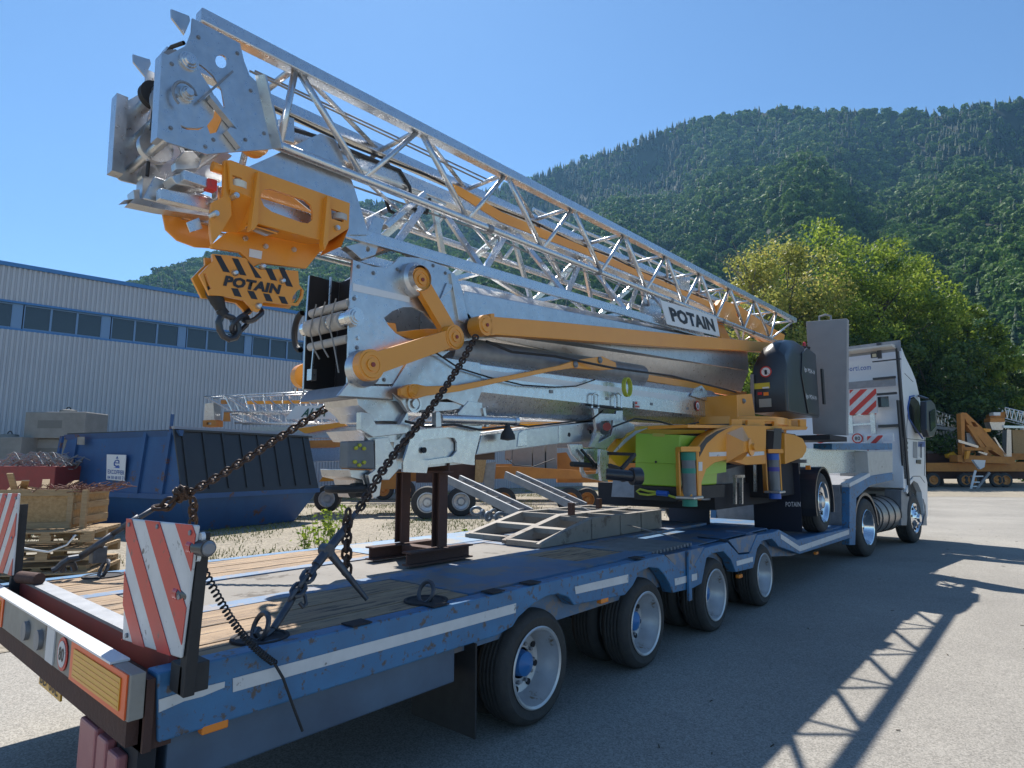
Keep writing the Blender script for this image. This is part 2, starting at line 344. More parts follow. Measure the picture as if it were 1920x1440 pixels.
# ridge profile is silhouette minus the height of the trees on it
def tanE(a): return np.interp(a,saz,ste)
def RR(a): return np.interp(a,[-1.6,-1.0,-.6,0,.4],[520,520,600,640,640])
def R0(a): return np.interp(a,[-1.6,-1.0,-.5,0,.4],[150,140,120,110,110])
def terr(a,r):
    rr=RR(a); r0=R0(a); t=np.clip((r-r0)/(rr-r0),0,1.25); H=tanE(a)*rr-6; fo=.66+.05*np.sin(a*11+1)+.03*np.sin(a*37); hh=np.interp(np.clip(t,0,1)/fo,[0,.12,.4,.75,1.0,1.16,1.3,1.6],[0,.22,.50,.70,.785,.79,.87,1.03]); hh=np.where(t/fo>1.3,.87+.13*np.clip((t-1.3*fo)/(1-1.3*fo),0,1),hh); g=np.where(t<1,hh*r/rr,1-(t-1)*.3)
    w=np.sin(np.clip(t,0,1)*np.pi)*np.sqrt(np.clip(1.02-t,0,1))
    spur=(np.sin(a*23+t*2.5)*.5+np.sin(a*41-t*5+1.3)*.3+np.sin(a*9+t*7)*.35)*H*.075+ (np.sin(a*90+t*17)+np.sin(t*33+a*40))*2.2
    return 1.6*0+H*g+spur*w
na,nr=150,90; A=np.linspace(-1.62,.42,na); T=np.linspace(0,1.25,nr); AA,TT=np.meshgrid(A,T); rad=R0(AA)+(RR(AA)-R0(AA))*TT; Z=terr(AA,rad)-.5
vs=np.stack([CAM.x+np.sin(AA)*rad,CAM.y+np.cos(AA)*rad,Z],-1).reshape(-1,3)
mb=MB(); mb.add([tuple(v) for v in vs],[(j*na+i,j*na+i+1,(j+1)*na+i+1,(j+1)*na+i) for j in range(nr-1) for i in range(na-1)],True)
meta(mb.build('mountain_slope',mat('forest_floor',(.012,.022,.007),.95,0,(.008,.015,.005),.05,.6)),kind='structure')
# forest: thousands of crowns, one object (stuff)
def ico(sub):
    bm=bmesh.new(); bmesh.ops.create_icosphere(bm,subdivisions=sub,radius=1); bm.verts.ensure_lookup_table()
    v=np.array([x.co[:] for x in bm.verts]); f=np.array([[q.index for q in x.verts] for x in bm.faces]); bm.free(); return v,f
IV,IF=ico(2)
def lump(v,seed,amp=.30,fr=3.6,jit=.13):
    r=np.random.default_rng(seed); n=len(v); d=np.zeros(n)
    for k in range(7):
        w=r.normal(0,fr*(1+k*.4),3); d+=np.sin(v@w+r.random()*6.28)/(1+k*.4)
    d=d/3; rad=1+amp*d+r.normal(0,jit,n); return v*rad[:,None]
temps=[]
def cluster(V0,F0,seed,nb,jit,amp):
    r=np.random.default_rng(seed); vs=[];fs=[];k=0
    for q in range(nb):
        v=lump(V0,seed*20+q,amp,3.0,jit); a=r.random()*6.283; d=0 if q==0 else r.uniform(.35,.62); s_=.75 if q==0 else r.uniform(.38,.6)
        v=v*s_*np.array([1,1,.95])+np.array([math.cos(a)*d,math.sin(a)*d,.75 if q==0 else r.uniform(.2,1.15)]); vs.append(v); fs.append(F0+k); k+=len(v)
    return np.concatenate(vs),np.concatenate(fs)
IV1,IF1=ico(1)
def leafy(seed,nb,per,ls):
    r=np.random.default_rng(seed); Q=[]
    for q in range(nb):
        a=r.random()*6.283; d0=0 if q==0 else r.uniform(.3,.65); s_=.72 if q==0 else r.uniform(.34,.55); c0=np.array([math.cos(a)*d0,math.sin(a)*d0,.72 if q==0 else r.uniform(.15,1.25)])
        n=per*(2 if q==0 else 1); d=r.normal(0,1,(n,3)); d[:,2]+=.35; d/=np.linalg.norm(d,axis=1)[:,None]; c=c0+d*s_*(.8+.25*r.random((n,1)))
        m_=d+r.normal(0,.55,(n,3)); m_/=np.linalg.norm(m_,axis=1)[:,None]; u=np.cross(m_,r.normal(0,1,(n,3))); u/=np.linalg.norm(u,axis=1)[:,None]; w=np.cross(m_,u); l=ls*(.6+.8*r.random((n,1)))
        Q.append(np.stack([c-u*l,c-w*l*.8,c+u*l,c+w*l*.8],1))
    Q=np.concatenate(Q).reshape(-1,3); return Q,np.arange(len(Q)).reshape(-1,4)
temps=[leafy(s,9,70,.15) for s in range(10)]
temps1=[leafy(60+s,7,38,.19) for s in range(10)]
def conif(seed):
    r=np.random.default_rng(seed); vs=[];fs=[]; L=9
    for l in range(L):
        z0=l/L*2.6; ra=.62*(1-l/L)+.05; n=9
        k=len(vs); 
        for j in range(n): t=6.283*j/n+l; q=ra*(.75+.5*r.random()); vs.append((q*math.cos(t),q*math.sin(t),z0-.12+.1*r.random()))
        vs.append((0,0,z0+.55)); 
        for j in range(n): fs.append((k+j,k+(j+1)%n,k+n))
    return np.array(vs),np.array(fs)
contemps=[conif(s) for s in range(4)]
def bulk(name,parts,m,kind=None,sm=False):
    vs=np.concatenate([p[0] for p in parts]); off=np.cumsum([0]+[len(p[0]) for p in parts[:-1]]); fs=np.concatenate([p[1]+o for p,o in zip(parts,off)])
    k=fs.shape[1]; me=bpy.data.meshes.new(name); me.vertices.add(len(vs)); me.vertices.foreach_set('co',vs.astype('f').ravel())
    me.loops.add(fs.size); me.loops.foreach_set('vertex_index',fs.astype('i').ravel()); me.polygons.add(len(fs)); me.polygons.foreach_set('loop_start',np.arange(0,fs.size,k,dtype='i'))
    me.update(calc_edges=True); return me
def leafmat(name,cols,rough=.6,trans=.25,isl=.6,ns=.35):
    m=bpy.data.materials.new(name); m.use_nodes=True; n=m.node_tree; b=n.nodes['Principled BSDF']; b.inputs['Roughness'].default_value=rough; b.inputs['Specular IOR Level'].default_value=.25
    g=n.nodes.new('ShaderNodeNewGeometry'); tc=n.nodes.new('ShaderNodeTexCoord'); t=n.nodes.new('ShaderNodeTexNoise'); t.inputs['Scale'].default_value=ns; t.inputs['Detail'].default_value=4; n.links.new(tc.outputs['Object'],t.inputs['Vector'])
    ad=n.nodes.new('ShaderNodeMath'); ad.operation='ADD'; mu=n.nodes.new('ShaderNodeMath'); mu.operation='MULTIPLY_ADD'; mu.inputs[1].default_value=isl
    n.links.new(g.outputs['Random Per Island'],mu.inputs[0]); s2=n.nodes.new('ShaderNodeMath'); s2.operation='MULTIPLY_ADD'; s2.inputs[1].default_value=1.6; s2.inputs[2].default_value=-.6; n.links.new(t.outputs[0],s2.inputs[0]); n.links.new(s2.outputs[0],mu.inputs[2])
    r=n.nodes.new('ShaderNodeValToRGB'); r.color_ramp.elements[0].color=(*cols[0],1); r.color_ramp.elements[0].position=.05; r.color_ramp.elements[1].color=(*cols[-1],1); r.color_ramp.elements[1].position=.95
    for i,c in enumerate(cols[1:-1]): e=r.color_ramp.elements.new((i+1)/(len(cols)-1)); e.color=(*c,1)
    n.links.new(mu.outputs[0],r.inputs[0]); n.links.new(r.outputs[0],b.inputs['Base Color'])
    if trans:
        tr=n.nodes.new('ShaderNodeBsdfTranslucent'); n.links.new(r.outputs[0],tr.inputs[0]); mx=n.nodes.new('ShaderNodeMixShader'); mx.inputs[0].default_value=trans
        n.links.new(b.outputs[0],mx.inputs[1]); n.links.new(tr.outputs[0],mx.inputs[2]); n.links.new(mx.outputs[0],n.nodes['Material Output'].inputs[0])
    return m
FM=leafmat('forest_canopy',[(.025,.06,.012),(.085,.17,.03),(.17,.27,.05),(.34,.42,.10)],.7,.3,.3,.12)
CM=leafmat('conifer_canopy',[(.02,.045,.022),(.035,.07,.03),(.07,.075,.045)],.8,.0)
parts=[];cparts=[]; N=19500
aa=rng.uniform(-1.45,.30,N*3); tt=rng.uniform(-.03,1.04,N*3); keep=rng.random(N*3)<(.30+.70*np.clip(tt,0,1)); aa=aa[keep][:N]; tt=tt[keep][:N]
for a,t in zip(aa,tt):
    r=R0(a)+(RR(a)-R0(a))*t; z=float(terr(a,r)); x=CAM.x+math.sin(a)*r; y=CAM.y+math.cos(a)*r
    ad=math.degrees(a); pc=(.75 if (-44<ad<-24 and t>.8) else .6 if (ad>-4 and t>.82) else .3 if (t>.7 and math.sin(a*60)>.3) else .03); s=rng.uniform(1.9,4.3)*(1 if t>.15 else .8); th=rng.random()*6.283; c,si=math.cos(th),math.sin(th)
    if rng.random()<pc*1.0: v,f=contemps[rng.integers(4)]; s=s*.3+2.0; dst=cparts; sc=np.array([s,s,s*1.1])
    else: v,f=temps[rng.integers(8)] if t<.42 else temps1[rng.integers(10)]; dst=parts; sc=np.array([s*rng.uniform(.8,1.2),s*rng.uniform(.8,1.2),s*rng.uniform(.8,1.35)])
    q=v*sc; q=np.stack([q[:,0]*c-q[:,1]*si,q[:,0]*si+q[:,1]*c,q[:,2]],-1)+np.array([x,y,z]); dst.append((q,f))
meta(link('forest',bulk('forest',parts,FM),FM),kind='stuff')
meta(link('conifer_forest',bulk('conifer_forest',cparts,CM),CM),kind='stuff')
# ---------- individual trees behind the yard ----------
def tree(name,label,cat,base,H,Rw,leaf,cols_m,nclump=70,per=220,trunk=.25,shape=1.0,low=.18,bare=0,group=None,seed=0,drop=0):
    r=np.random.default_rng(seed); o=thing(name,label,cat,(base[0],base[1],0),group); bx,by=base[0],base[1]
    tm=MB(); pts=[V((bx,by,-.1))]; 
    for i in range(1,6): pts.append(V((bx+r.normal(0,.02)*H*.3,by+r.normal(0,.02)*H*.3,H*.85*i/5)))
    for i in range(5): tm.cyl(pts[i],pts[i+1],trunk*(1-i/5.5),trunk*(1-(i+1)/5.5),n=8,cap=False)
    C=[]
    for k in range(nclump):
        while True:
            p=r.uniform(-1,1,3)
            if p@p<1: break
        zz=(p[2]*.5+.5); prof=1.0+.15*(1-zz)
        C.append((bx+p[0]*Rw*prof,by+p[1]*Rw*prof,H*(low+(1-low)*zz*.97),Rw*r.uniform(.16,.34)))
    for k in range(0,nclump,3):
        c=C[k]; h=max(H*.15,c[2]-Rw*r.uniform(.4,.9)); tm.cyl((bx,by,min(h,H*.8)),(c[0],c[1],c[2]),trunk*.3,.02,n=5,cap=False)
    for k in range(bare):
        t=r.random()*6.283; h=H*r.uniform(.55,.9); p=V((bx,by,h)); q=p+V((math.cos(t)*Rw*1.2,math.sin(t)*Rw*1.2,H*.10)); tm.cyl(p,q,.05,.012,n=4,cap=False)
        for j in range(4): u=p+(q-p)*r.uniform(.3,1); tm.cyl(u,u+V((r.normal(0,.6),r.normal(0,.6),r.uniform(.2,1.2))),.015,.006,n=3,cap=False)
    tm.build('trunk',mat('bark_'+str(seed),(.12,.10,.08) if not bare else (.35,.32,.28),.9,0,(.06,.05,.04),3,.6),o)
    vv=[]
    for (cx,cy,cz,cr) in C:
        n=per; d=r.normal(0,1,(n,3)); d/=np.linalg.norm(d,axis=1)[:,None]; rad=cr*(.55+.5*r.random(n)); c=np.c_[cx+d[:,0]*rad,cy+d[:,1]*rad,cz+d[:,2]*rad*.8-drop*r.random(n)**2]
        u=r.normal(0,1,(n,3)); u/=np.linalg.norm(u,axis=1)[:,None]; w=np.cross(u,d); w/=np.linalg.norm(w,axis=1)[:,None]+1e-9; s=leaf*(.6+.8*r.random(n))[:,None]
        vv.append(np.stack([c-u*s,c-w*s*.55,c+u*s,c+w*s*.55],1))
    vv=np.concatenate(vv).reshape(-1,3); f=np.arange(len(vv)).reshape(-1,4)
    link('crown',bulk('crown',[(vv,f)],cols_m),cols_m,o)
    return o
LG=leafmat('broad_leaf',[(.06,.11,.014),(.15,.23,.028),(.27,.35,.045),(.38,.43,.07)],.45,.55)
LY=leafmat('yellowing_leaf',[(.16,.19,.035),(.31,.33,.07),(.44,.43,.10),(.48,.39,.12)],.45,.55)
LD=leafmat('dark_leaf',[(.03,.06,.015),(.06,.11,.025),(.11,.17,.04)],.5,.4)
def tbase(px,D): p=atd(px,868,D); return (p.x,p.y)
def hgt(py,D): return 1.6+(868-py)*D/FPX
tl=[('birch_tree','thin yellowing birch with pale bare branches at the left of the grove','birch',1425,52,400,3.2,LY,dict(nclump=70,per=150,bare=16,drop=1.2,low=.2)),
('birch_tree','yellow green birch with hanging twigs behind the end of the crane jib','birch',1500,50,408,4.6,LY,dict(nclump=80,per=200,drop=1.0,low=.12)),
('broadleaf_tree','tallest light green tree of the grove behind the crane','tree',1590,54,385,6.2,LG,dict(nclump=100,per=240,low=.15)),
('broadleaf_tree','rounded green tree between the tallest tree and the truck cab','tree',1675,50,436,5.2,LG,dict(nclump=95,per=240,low=.12)),
('broadleaf_tree','green tree rising just behind the roof of the truck cab','tree',1748,52,466,3.9,LG,dict(nclump=85,per=240,low=.1)),
('broadleaf_tree','yellow green bushy tree right of the truck mirror','tree',1838,49,530,2.9,LG,dict(nclump=75,per=220,low=.1)),
('shrub_tree','dark full bushy tree low behind the white cab','tree',1650,46,600,3.8,LD,dict(nclump=70,per=220,low=.02)),
('shrub_tree','dark ivy covered tree behind the cab roof edge','tree',1760,47,600,4.2,LD,dict(nclump=80,per=220,low=.02)),
('shrub_tree','dark green shrub above the stacked jib sections on the right','tree',1880,52,660,3.6,LD,dict(nclump=80,per=220,low=.02)),
('shrub_tree','dark shrub above the orange crane frame at the right edge','tree',1960,56,650,4.0,LD,dict(nclump=80,per=220,low=.02)),
('shrub_tree','dark hedge tree seen under the jib left of the birches','tree',1340,58,640,4.5,LD,dict(nclump=70,per=200,low=.02)),
('shrub_tree','low green hedge tree seen between the two masts','tree',1230,60,690,4.6,LD,dict(nclump=70,per=200,low=.02)),
('shrub_tree','dark hedge tree left end of the hedge behind the masts','tree',1130,62,680,4.8,LD,dict(nclump=70,per=200,low=.02)),
('shrub_tree','mid green shrub below the jib foot near the cover','tree',1420,50,640,4.0,LG,dict(nclump=70,per=200,low=.02)),
('shrub_tree','mid green shrub between the birches and the grey slab','tree',1530,48,600,4.2,LG,dict(nclump=80,per=220,low=.02))]
for i,(nm,lb,ct,px,D,py,Rw,mm,kw) in enumerate(tl):
    tree(nm,lb,ct,tbase(px,D),hgt(py,D),Rw,.145,mm,seed=i+3,group='trees behind the yard',**kw)
# ================= helpers for stripes, wheels, copies =================
def clipband(q0,q1,sl,vert=False):
    poly=[(0,0),(1,0),(1,1),(0,1)]
    def cut(poly,fn):
        out=[]
        for i in range(len(poly)):
            a,b_=poly[i],poly[(i+1)%len(poly)]; fa,fb=fn(a),fn(b_)
            if fa>=0: out.append(a)
            if fa*fb<0: t=fa/(fa-fb); out.append((a[0]+(b_[0]-a[0])*t,a[1]+(b_[1]-a[1])*t))
        return out
    q=lambda p:p[0]-sl*(1-p[1])
    poly=cut(poly,lambda p:q(p)-q0)
    if len(poly)>2: poly=cut(poly,lambda p:q1-q(p))
    return poly if len(poly)>2 else None
def quad(c,u,v):  # c: TL,TR,BR,BL
    TL,TR,BR,BL=[V(x) for x in c]; return (BL*(1-u)+BR*u)*(1-v)+(TL*(1-u)+TR*u)*v
def stripes(name,c,per,duty,sl,off,m,parent,nrm,lift=.004,th=.002):
    mb=MB(); nrm=V(nrm).normalized()
    for k in range(-8,9):
        p=clipband(off+k*per,off+k*per+per*duty,sl)
        if p: mb.prism([quad(c,*x)+nrm*lift for x in p],nrm*th)
    return mb.build(name,m,parent)
def copyobj(o,parent=None,loc=None):
    c=o.copy(); COL.objects.link(c); c.parent=parent
    if loc is not None: c.location=loc
    for ch in list(o.children): copyobj(ch,c)
    return c
def wheel(parent,c,Rt,Rr,w,side,ax=(1,0,0),rimm='rim',dish=.15,hubm='hub',tyrem='tyre',nh=8,front=False):
    """side=+1: outer face looks along +ax. c = centre of the outer face"""
    c=V(c); ax=V(ax)*side; mb=MB(); mb.cyl(c-ax*(w-.02),c-ax*(dish+.04),Rr*.5,n=20)
    h=mb.build('wheel','dark',parent,org=c)
    t=MB(); s=w/2; t.lathe(c,ax,[(-w+.01,Rr),(-w+.005,Rt*.86),(-w+.02,Rt*.95),(-w+.045,Rt*.99),(-w+.06,Rt)]+[(-w+.06+(w-.12)*k/12,Rt-(.008 if k%3==1 else 0)) for k in range(13)]+[(-.06,Rt),(-.04,Rt*.985),(-.015,Rt*.94),(0,Rt*.86),(-.006,Rr+.02),(-.012,Rr)],48)
    t.build('tyre',tyrem,h,org=c)
    r=MB()
    if front: pr=[(-w+.02,Rr-.01),(-.012,Rr-.005),(-.004,Rr+.008),(.0,Rr-.004),(-.02,Rr*.93),(-.03,Rr*.88),(.0,Rr*.6),(.03,Rr*.5),(.04,Rr*.42),(.05,Rr*.3),(.09,Rr*.26),(.10,0.001)]
    else: pr=[(-w+.02,Rr-.01),(-.012,Rr-.005),(-.002,Rr+.010),(.004,Rr+.002),(-.004,Rr-.012),(-.03,Rr*.93),(-.05,Rr*.90),(-dish*.7,Rr*.84),(-dish,Rr*.76),(-dish-.01,Rr*.60),(-dish+.005,Rr*.46),(-dish+.005,Rr*.40)]
    r.lathe(c,ax,pr,48); hl=r; r.cur=1
    z=V((0,0,1)); y=ax.cross(z).normalized()
    for k in range(nh):
        a=2*math.pi*(k+.3)/nh; p=c+(y*math.cos(a)+z*math.sin(a))*Rr*(.68 if not front else .75); o=-dish-.004 if not front else -.006
        hl.cyl(p+ax*(o-.005),p+ax*(o+.0075),Rr*.085,n=12)
    r.cur=2
    if not front:
        b_=MB(); b_.lathe(c,ax,[(-dish-.02,Rr*.36),(-dish+.05,Rr*.31),(-dish+.06,Rr*.25),(-dish+.08,.001)],24); b_.build('hub_cap',hubm,h,org=c)
    n_=r
    for k in range(10):
        a=2*math.pi*k/10; p=c+(y*math.cos(a)+z*math.sin(a))*Rr*.49; o=-dish if not front else .028; n_.cyl(p+ax*o,p+ax*(o+.025),.012,n=6)
    r.build('rim',[rimm,'dark','galvd'],h,org=c)
    return h
def onbox(mb,*a): return mb.box(*a)
def treadmat(name,c1,c2,c3,a3):
    m=mat(name,c1,.5,.25,c2,5,.5,c3=c3,s3=2.2,a3=a3); n=m.node_tree; b_=n.nodes['Principled BSDF']
    tc=n.nodes.new('ShaderNodeTexCoord'); mp=n.nodes.new('ShaderNodeMapping'); mp.inputs['Rotation'].default_value=(0,0,R(45)); mp.inputs['Scale'].default_value=(28,28,28)
    ck=n.nodes.new('ShaderNodeTexBrick'); ck.inputs['Scale'].default_value=1; ck.inputs['Mortar Size'].default_value=.12; ck.inputs['Color1'].default_value=(1,1,1,1); ck.inputs['Color2'].default_value=(1,1,1,1); ck.inputs['Mortar'].default_value=(0,0,0,1)
    n.links.new(tc.outputs['Object'],mp.inputs[0]); n.links.new(mp.outputs[0],ck.inputs[0]); bp=n.nodes.new('ShaderNodeBump'); bp.inputs['Strength'].default_value=.6; bp.inputs['Distance'].default_value=.006
    n.links.new(ck.outputs['Color'],bp.inputs['Height']); n.links.new(bp.outputs[0],b_.inputs['Normal']); return m
M['tread']=treadmat('tread_plate_blue',(.08,.19,.35),(.06,.14,.26),(.17,.18,.20),.52)
M['treadl']=treadmat('tread_plate_worn',(.20,.29,.40),(.15,.22,.31),(.26,.25,.23),.5)
# ================= LOW LOADER TRAILER =================
T=thing('low_loader_trailer','worn blue low loader trailer with wooden deck, four axles and red and white marker boards','trailer',(-1.27,5,0))
ZD=.86
side=[(298,1285)] # traced side beam, converted on plane x=0
top=[(1246,1040),(1275,1067),(1298,1066),(1322,1027),(1365,1017),(1386,1040),(1405,1038),(1420,1003),(1450,998),(1461,993),(1495,1012),(1592,990)]
bot=[(1600,1007),(1500,1039),(1460,1025),(1456,1019),(1447,1010),(1430,1014),(1420,1029),(1413,1065),(1380,1073),(1371,1050),(1357,1034),(1335,1038),(1325,1047),(1316,1094),(1300,1103),(1262,1112),(1256,1095),(1246,1078),(1235,1066),(1218,1064),(1200,1072),(1187,1098),(1172,1116),(1077,1135),(1066,1120),(1047,1114),(1025,1118),(1003,1130),(973,1157),(962,1175)]
prof=[V((0,.93,ZD))]+[onx(*p,0) for p in top]+[onx(*p,0) for p in bot]+[V((0,2.75,.62)),V((0,.95,.62))]
mb=MB(); mb.prism(prof,(-.10,0,0)); sb=mb.build('side_beam','blue',T,bevel=.008)
mb=MB(); mb.prism([p+V((-2.45,0,0)) for p in prof],(-.10,0,0)); mb.build('side_beam','blue',T)
def flatstrip(mb,x0,x1,y0,y1,z0,z1): mb.box((x0,y0,z0),(x1,y1,z1))
# core frame under deck
mb=MB(); mb.box((-2.4,1.06,.55),(-.12,7.7,.80)); mb.box((-2.43,8.72,.40),(-.12,11.5,.53)); mb.hexa([(-2.4,7.7,.5),(-.12,7.7,.5),(-.12,8.72,.40),(-2.4,8.72,.40),(-2.4,7.7,.80),(-.12,7.7,.80),(-.12,8.72,.53),(-2.4,8.72,.53)]); mb.build('frame','blued',T)
# deck strips
def strip(name,m,x0,x1,y0,y1,z=ZD,th=.03): mb=MB(); mb.box((x0,y0,z-th),(x1,y1,z)); return mb.build(name,m,T)
def planks(name,x0,x1,y0,y1,w=.145):
    mb=MB(); n=max(1,round((x1-x0)/w)); w=(x1-x0)/n
    for i in range(n):
        a=x0+i*w; mb.box((a+.003,y0,ZD-.045),(a+w-.003,y1,ZD-.004-random.random()*.006))
    return mb.build(name,'wood',T)
planks('deck_planks',-.83,-.11,1.09,2.62); planks('deck_planks',-2.44,-1.78,1.09,3.2)
planks('deck_planks',-1.66,-.98,1.09,1.30)
strip('deck_plate','treadl',-2.44,-1.78,3.205,4.9); strip('deck_plate','tread',-2.44,-1.78,4.905,7.75)
strip('deck_plate','tread',-.83,-.11,2.625,4.0); planks('deck_planks',-.83,-.3,4.005,4.7); strip('deck_plate','tread',-.295,-.11,4.005,4.7); strip('deck_plate','tread',-.83,-.11,4.705,4.84,ZD)
strip('deck_channel','blued',-.975,-.835,1.09,7.7,ZD-.004,.05); strip('deck_channel','blued',-1.775,-1.665,1.09,7.7,ZD-.004,.05)
M['ply']=mat('grey_plywood',(.27,.25,.225),.8,0,(.18,.165,.145),2.5,.6,.15,20,c3=(.10,.085,.07),s3=3,a3=.3)
mb=MB(); mb.box((-1.655,1.32,ZD-.03),(-.985,4.4,ZD-.012)); mb.build('plywood_sheet','ply',T)
strip('deck_plate','blued',-1.655,-.985,4.405,7.7,ZD-.006)
# grille of slats on the right, y 4.85..5.7, and V pockets
g=MB()
for i in range(12): y=4.87+i*.068; g.box((-.83,y,ZD-.03),(-.115,y+.03,ZD-.002))
g.build('deck_grille','galvd',T)
mb=MB(); mb.box((-.83,5.70,ZD-.04),(-.11,7.78,ZD-.03)); mb.build('deck_plate','tread',T)
for a,b_,c_,d_ in ((4.88,5.14,5.39,5.68),(6.27,6.53,6.83,7.10)):
    mb=MB(); zz=.68; w=-.34
    mb.prism([(-.001,a,.835),(-.001,b_,zz),(-.001,c_,zz-.02),(-.001,d_,.825)],(-.012,0,0)); 
    mb.add([(-.0,a,.84),(-.0,b_,zz),(w,b_,zz+.04),(w,a,.85),(0,c_,zz-.02),(0,d_,.83),(w,d_,.845),(w,c_,zz+.03)],[(0,1,2,3),(4,5,6,7),(1,4,7,2)]); mb.build('deck_pocket','galvd' if 0 else 'blued',T)
# sloped part and lower deck
mb=MB(); mb.hexa([(-2.44,7.76,.78),(-.11,7.76,.78),(-.11,8.6,.55),(-2.44,8.6,.55),(-2.44,7.76,.825),(-.11,7.76,.825),(-.11,8.6,.60),(-2.44,8.6,.60)]); mb.box((-2.44,8.605,.54),(-.11,11.5,.585)); mb.build('lower_deck','tread',T)
# side tape
for i,pp in enumerate([[(298,1312),(345,1297),(422,1278),(421,1289),(380,1306),(345,1315),(298,1336)],[(437,1272),(968,1131),(967,1149),(437,1298)],[(1078,1100),(1178,1077),(1178,1092),(1080,1114)],[(1265,1085),(1307,1075),(1307,1087),(1266,1098)],[(1381,1052),(1412,1044),(1412,1053),(1382,1061)],[(1464,1001),(1499,1024),(1592,993),(1592,1002),(1500,1034),(1464,1010)]]):
    mb=MB(); mb.px(pp,.004,.003); mb.build('reflective_tape','refl',T)
# sockets on the edge
for y in (1.75,2.25,2.7,3.05,4.4): mb=MB(); mb.box((-.085,y,ZD-.0),(.006,y+.11,ZD+.006)); mb.build('stake_pocket','dark',T)
# side toolbox panel, mudflap
mb=MB(); mb.box((-.5,1.0,.43),(-.05,2.46,.615)); mb.build('tool_box',mat('dull_blue_box',(.10,.16,.24),.5,.2,(.07,.10,.15),3,.5),T,bevel=.01)
mb=MB(); mb.box((-.56,2.60,.10),(-.03,2.612,.60)); mb.build('mudflap','black',T)
mb=MB(); mb.obox(onx(1287,1034,.01),(0,.06,0),(.02,0,0),(0,-.02,-.42)); mb.build('strap','blue',T)
for px,py in ((400,1360),(1130,1125),(1386,1080),(1530,1037)):
    p=onx(px,py,-.02); mb=MB(); mb.box(p-V((.02,.05,.018)),p+V((.02,.05,.018))); mb.build('side_lamp','amber',T,bevel=.006)
# wheels
w0=wheel(T,(-.03,3.17,.34),.345,.235,.24,1)
w1=wheel(T,(-.31,3.17,.34),.345,.235,.24,1)
w2=wheel(T,(-2.52,3.17,.34),.345,.235,.24,-1)
for k in (1,2,3):
    for w in (w0,w1,w2): copyobj(w,T,w.location+V((0,1.405*k,0)))
for k in range(4):
    mb=MB(); mb.cyl((-2.4,3.17+1.405*k,.34),(-.2,3.17+1.405*k,.34),.07); mb.box((-2.1,3.05+1.405*k,.34),(-.7,3.3+1.405*k,.5)); mb.build('axle','dark',T)
# rear bumper
M['bump']=mat('dirty_white_panel',(.36,.34,.30),.6,0,(.24,.22,.19),6,.5,c3=(.12,.09,.07),s3=4,a3=.2)
mb=MB(); mb.box((-2.55,.845,.72),(0,.895,.875)); bu=mb.build('rear_bumper','bump',T,bevel=.004)
mb=MB(); mb.box((-2.55,.835,.876),(-.18,.90,.884)); mb.build('bumper_edge','white',T)
mb=MB(); mb.box((-2.5,.90,.60),(-.02,1.0,.80)); mb.box((-.12,.90,.60),(-.004,.928,.845)); mb.box((-2.55,.9,.6),(-2.43,1.05,.845)); mb.box((-2.5,.86,.62),(-.05,.9,.715)); mb.build('tail_frame','rust',T)
mb=MB(); mb.box((-2.5,1.005,.78),(-.1,1.035,.885)); mb.build('rear_rail','redd',T)
mb=MB(); mb.box((-2.5,1.0,.886),(-.1,1.085,.90)); mb.build('rail_cap','galvd',T)
for x0 in (-.655,-2.53): 
    mb=MB(); mb.box((x0,.838,.725),(x0+.64,.844,.873)); p=mb.build('reflector_panel','orefl',T)
    mb=MB(); mb.box((x0+.05,.834,.745),(x0+.59,.8375,.853)); mb.build('reflector_field','yrefl',p)
    mb=MB()
    for j in range(5): mb.box((x0+.06,.8325,.752+j*.02),(x0+.58,.8338,.756+j*.02))
    mb.build('reflector_line',mat('line_brown',(.5,.22,.03),.5) if j==99 else 'orange',p)
c0=V((-.77,.842,.80)); mb=MB(); mb.cyl(c0,c0+V((0,-.004,0)),.068,n=32); sg=mb.build('speed_disc','red',T)
mb=MB(); mb.cyl(c0+V((0,-.0045,0)),c0+V((0,-.0065,0)),.053,n=32); mb.build('disc_face','refl',sg)
text('lettering','80',c0+V((-.036,-.008,-.028)),c0+V((.036,-.008,-.028)),c0+V((-.036,-.008,.028)),M['ink'],sg,bold=.02,depth=0)
mb=MB(); mb.box((-1.02,.838,.728),(-.90,.844,.872)); mb.build('reflective_tape','refl',T)
for x in (-1.13,-1.37): mb=MB(); mb.cyl((x,.844,.795),(x,.825,.795),.045,n=20); mb.build('rear_lamp','galvd',T)
p=ony(40,1252,.85); mb=MB(); mb.box((-1.27,.885,.56),(-.92,.893,.63)); npb=mb.build('number_plate','yrefl',T)
text('lettering','BD 00L',(-1.25,.883,.57),(-.96,.883,.57),(-1.25,.883,.62),M['ink'],npb,depth=0,bold=.01)
pk=mat('pale_red_lamp',(.42,.16,.16),.4,0,(.35,.12,.13),9,.5)
for x0,x1,z0,z1 in ((-.55,-.36,.40,.60),(-.34,-.24,.38,.59),(-.22,-.12,.36,.57)): mb=MB(); mb.box((x0,.86,z0),(x1,.90,z1)); mb.build('tail_lamp',pk,T,bevel=.01)
mb=MB(); mb.box((-.62,.90,.30),(-.04,.96,.6)); mb.build('lamp_bracket','dark',T)

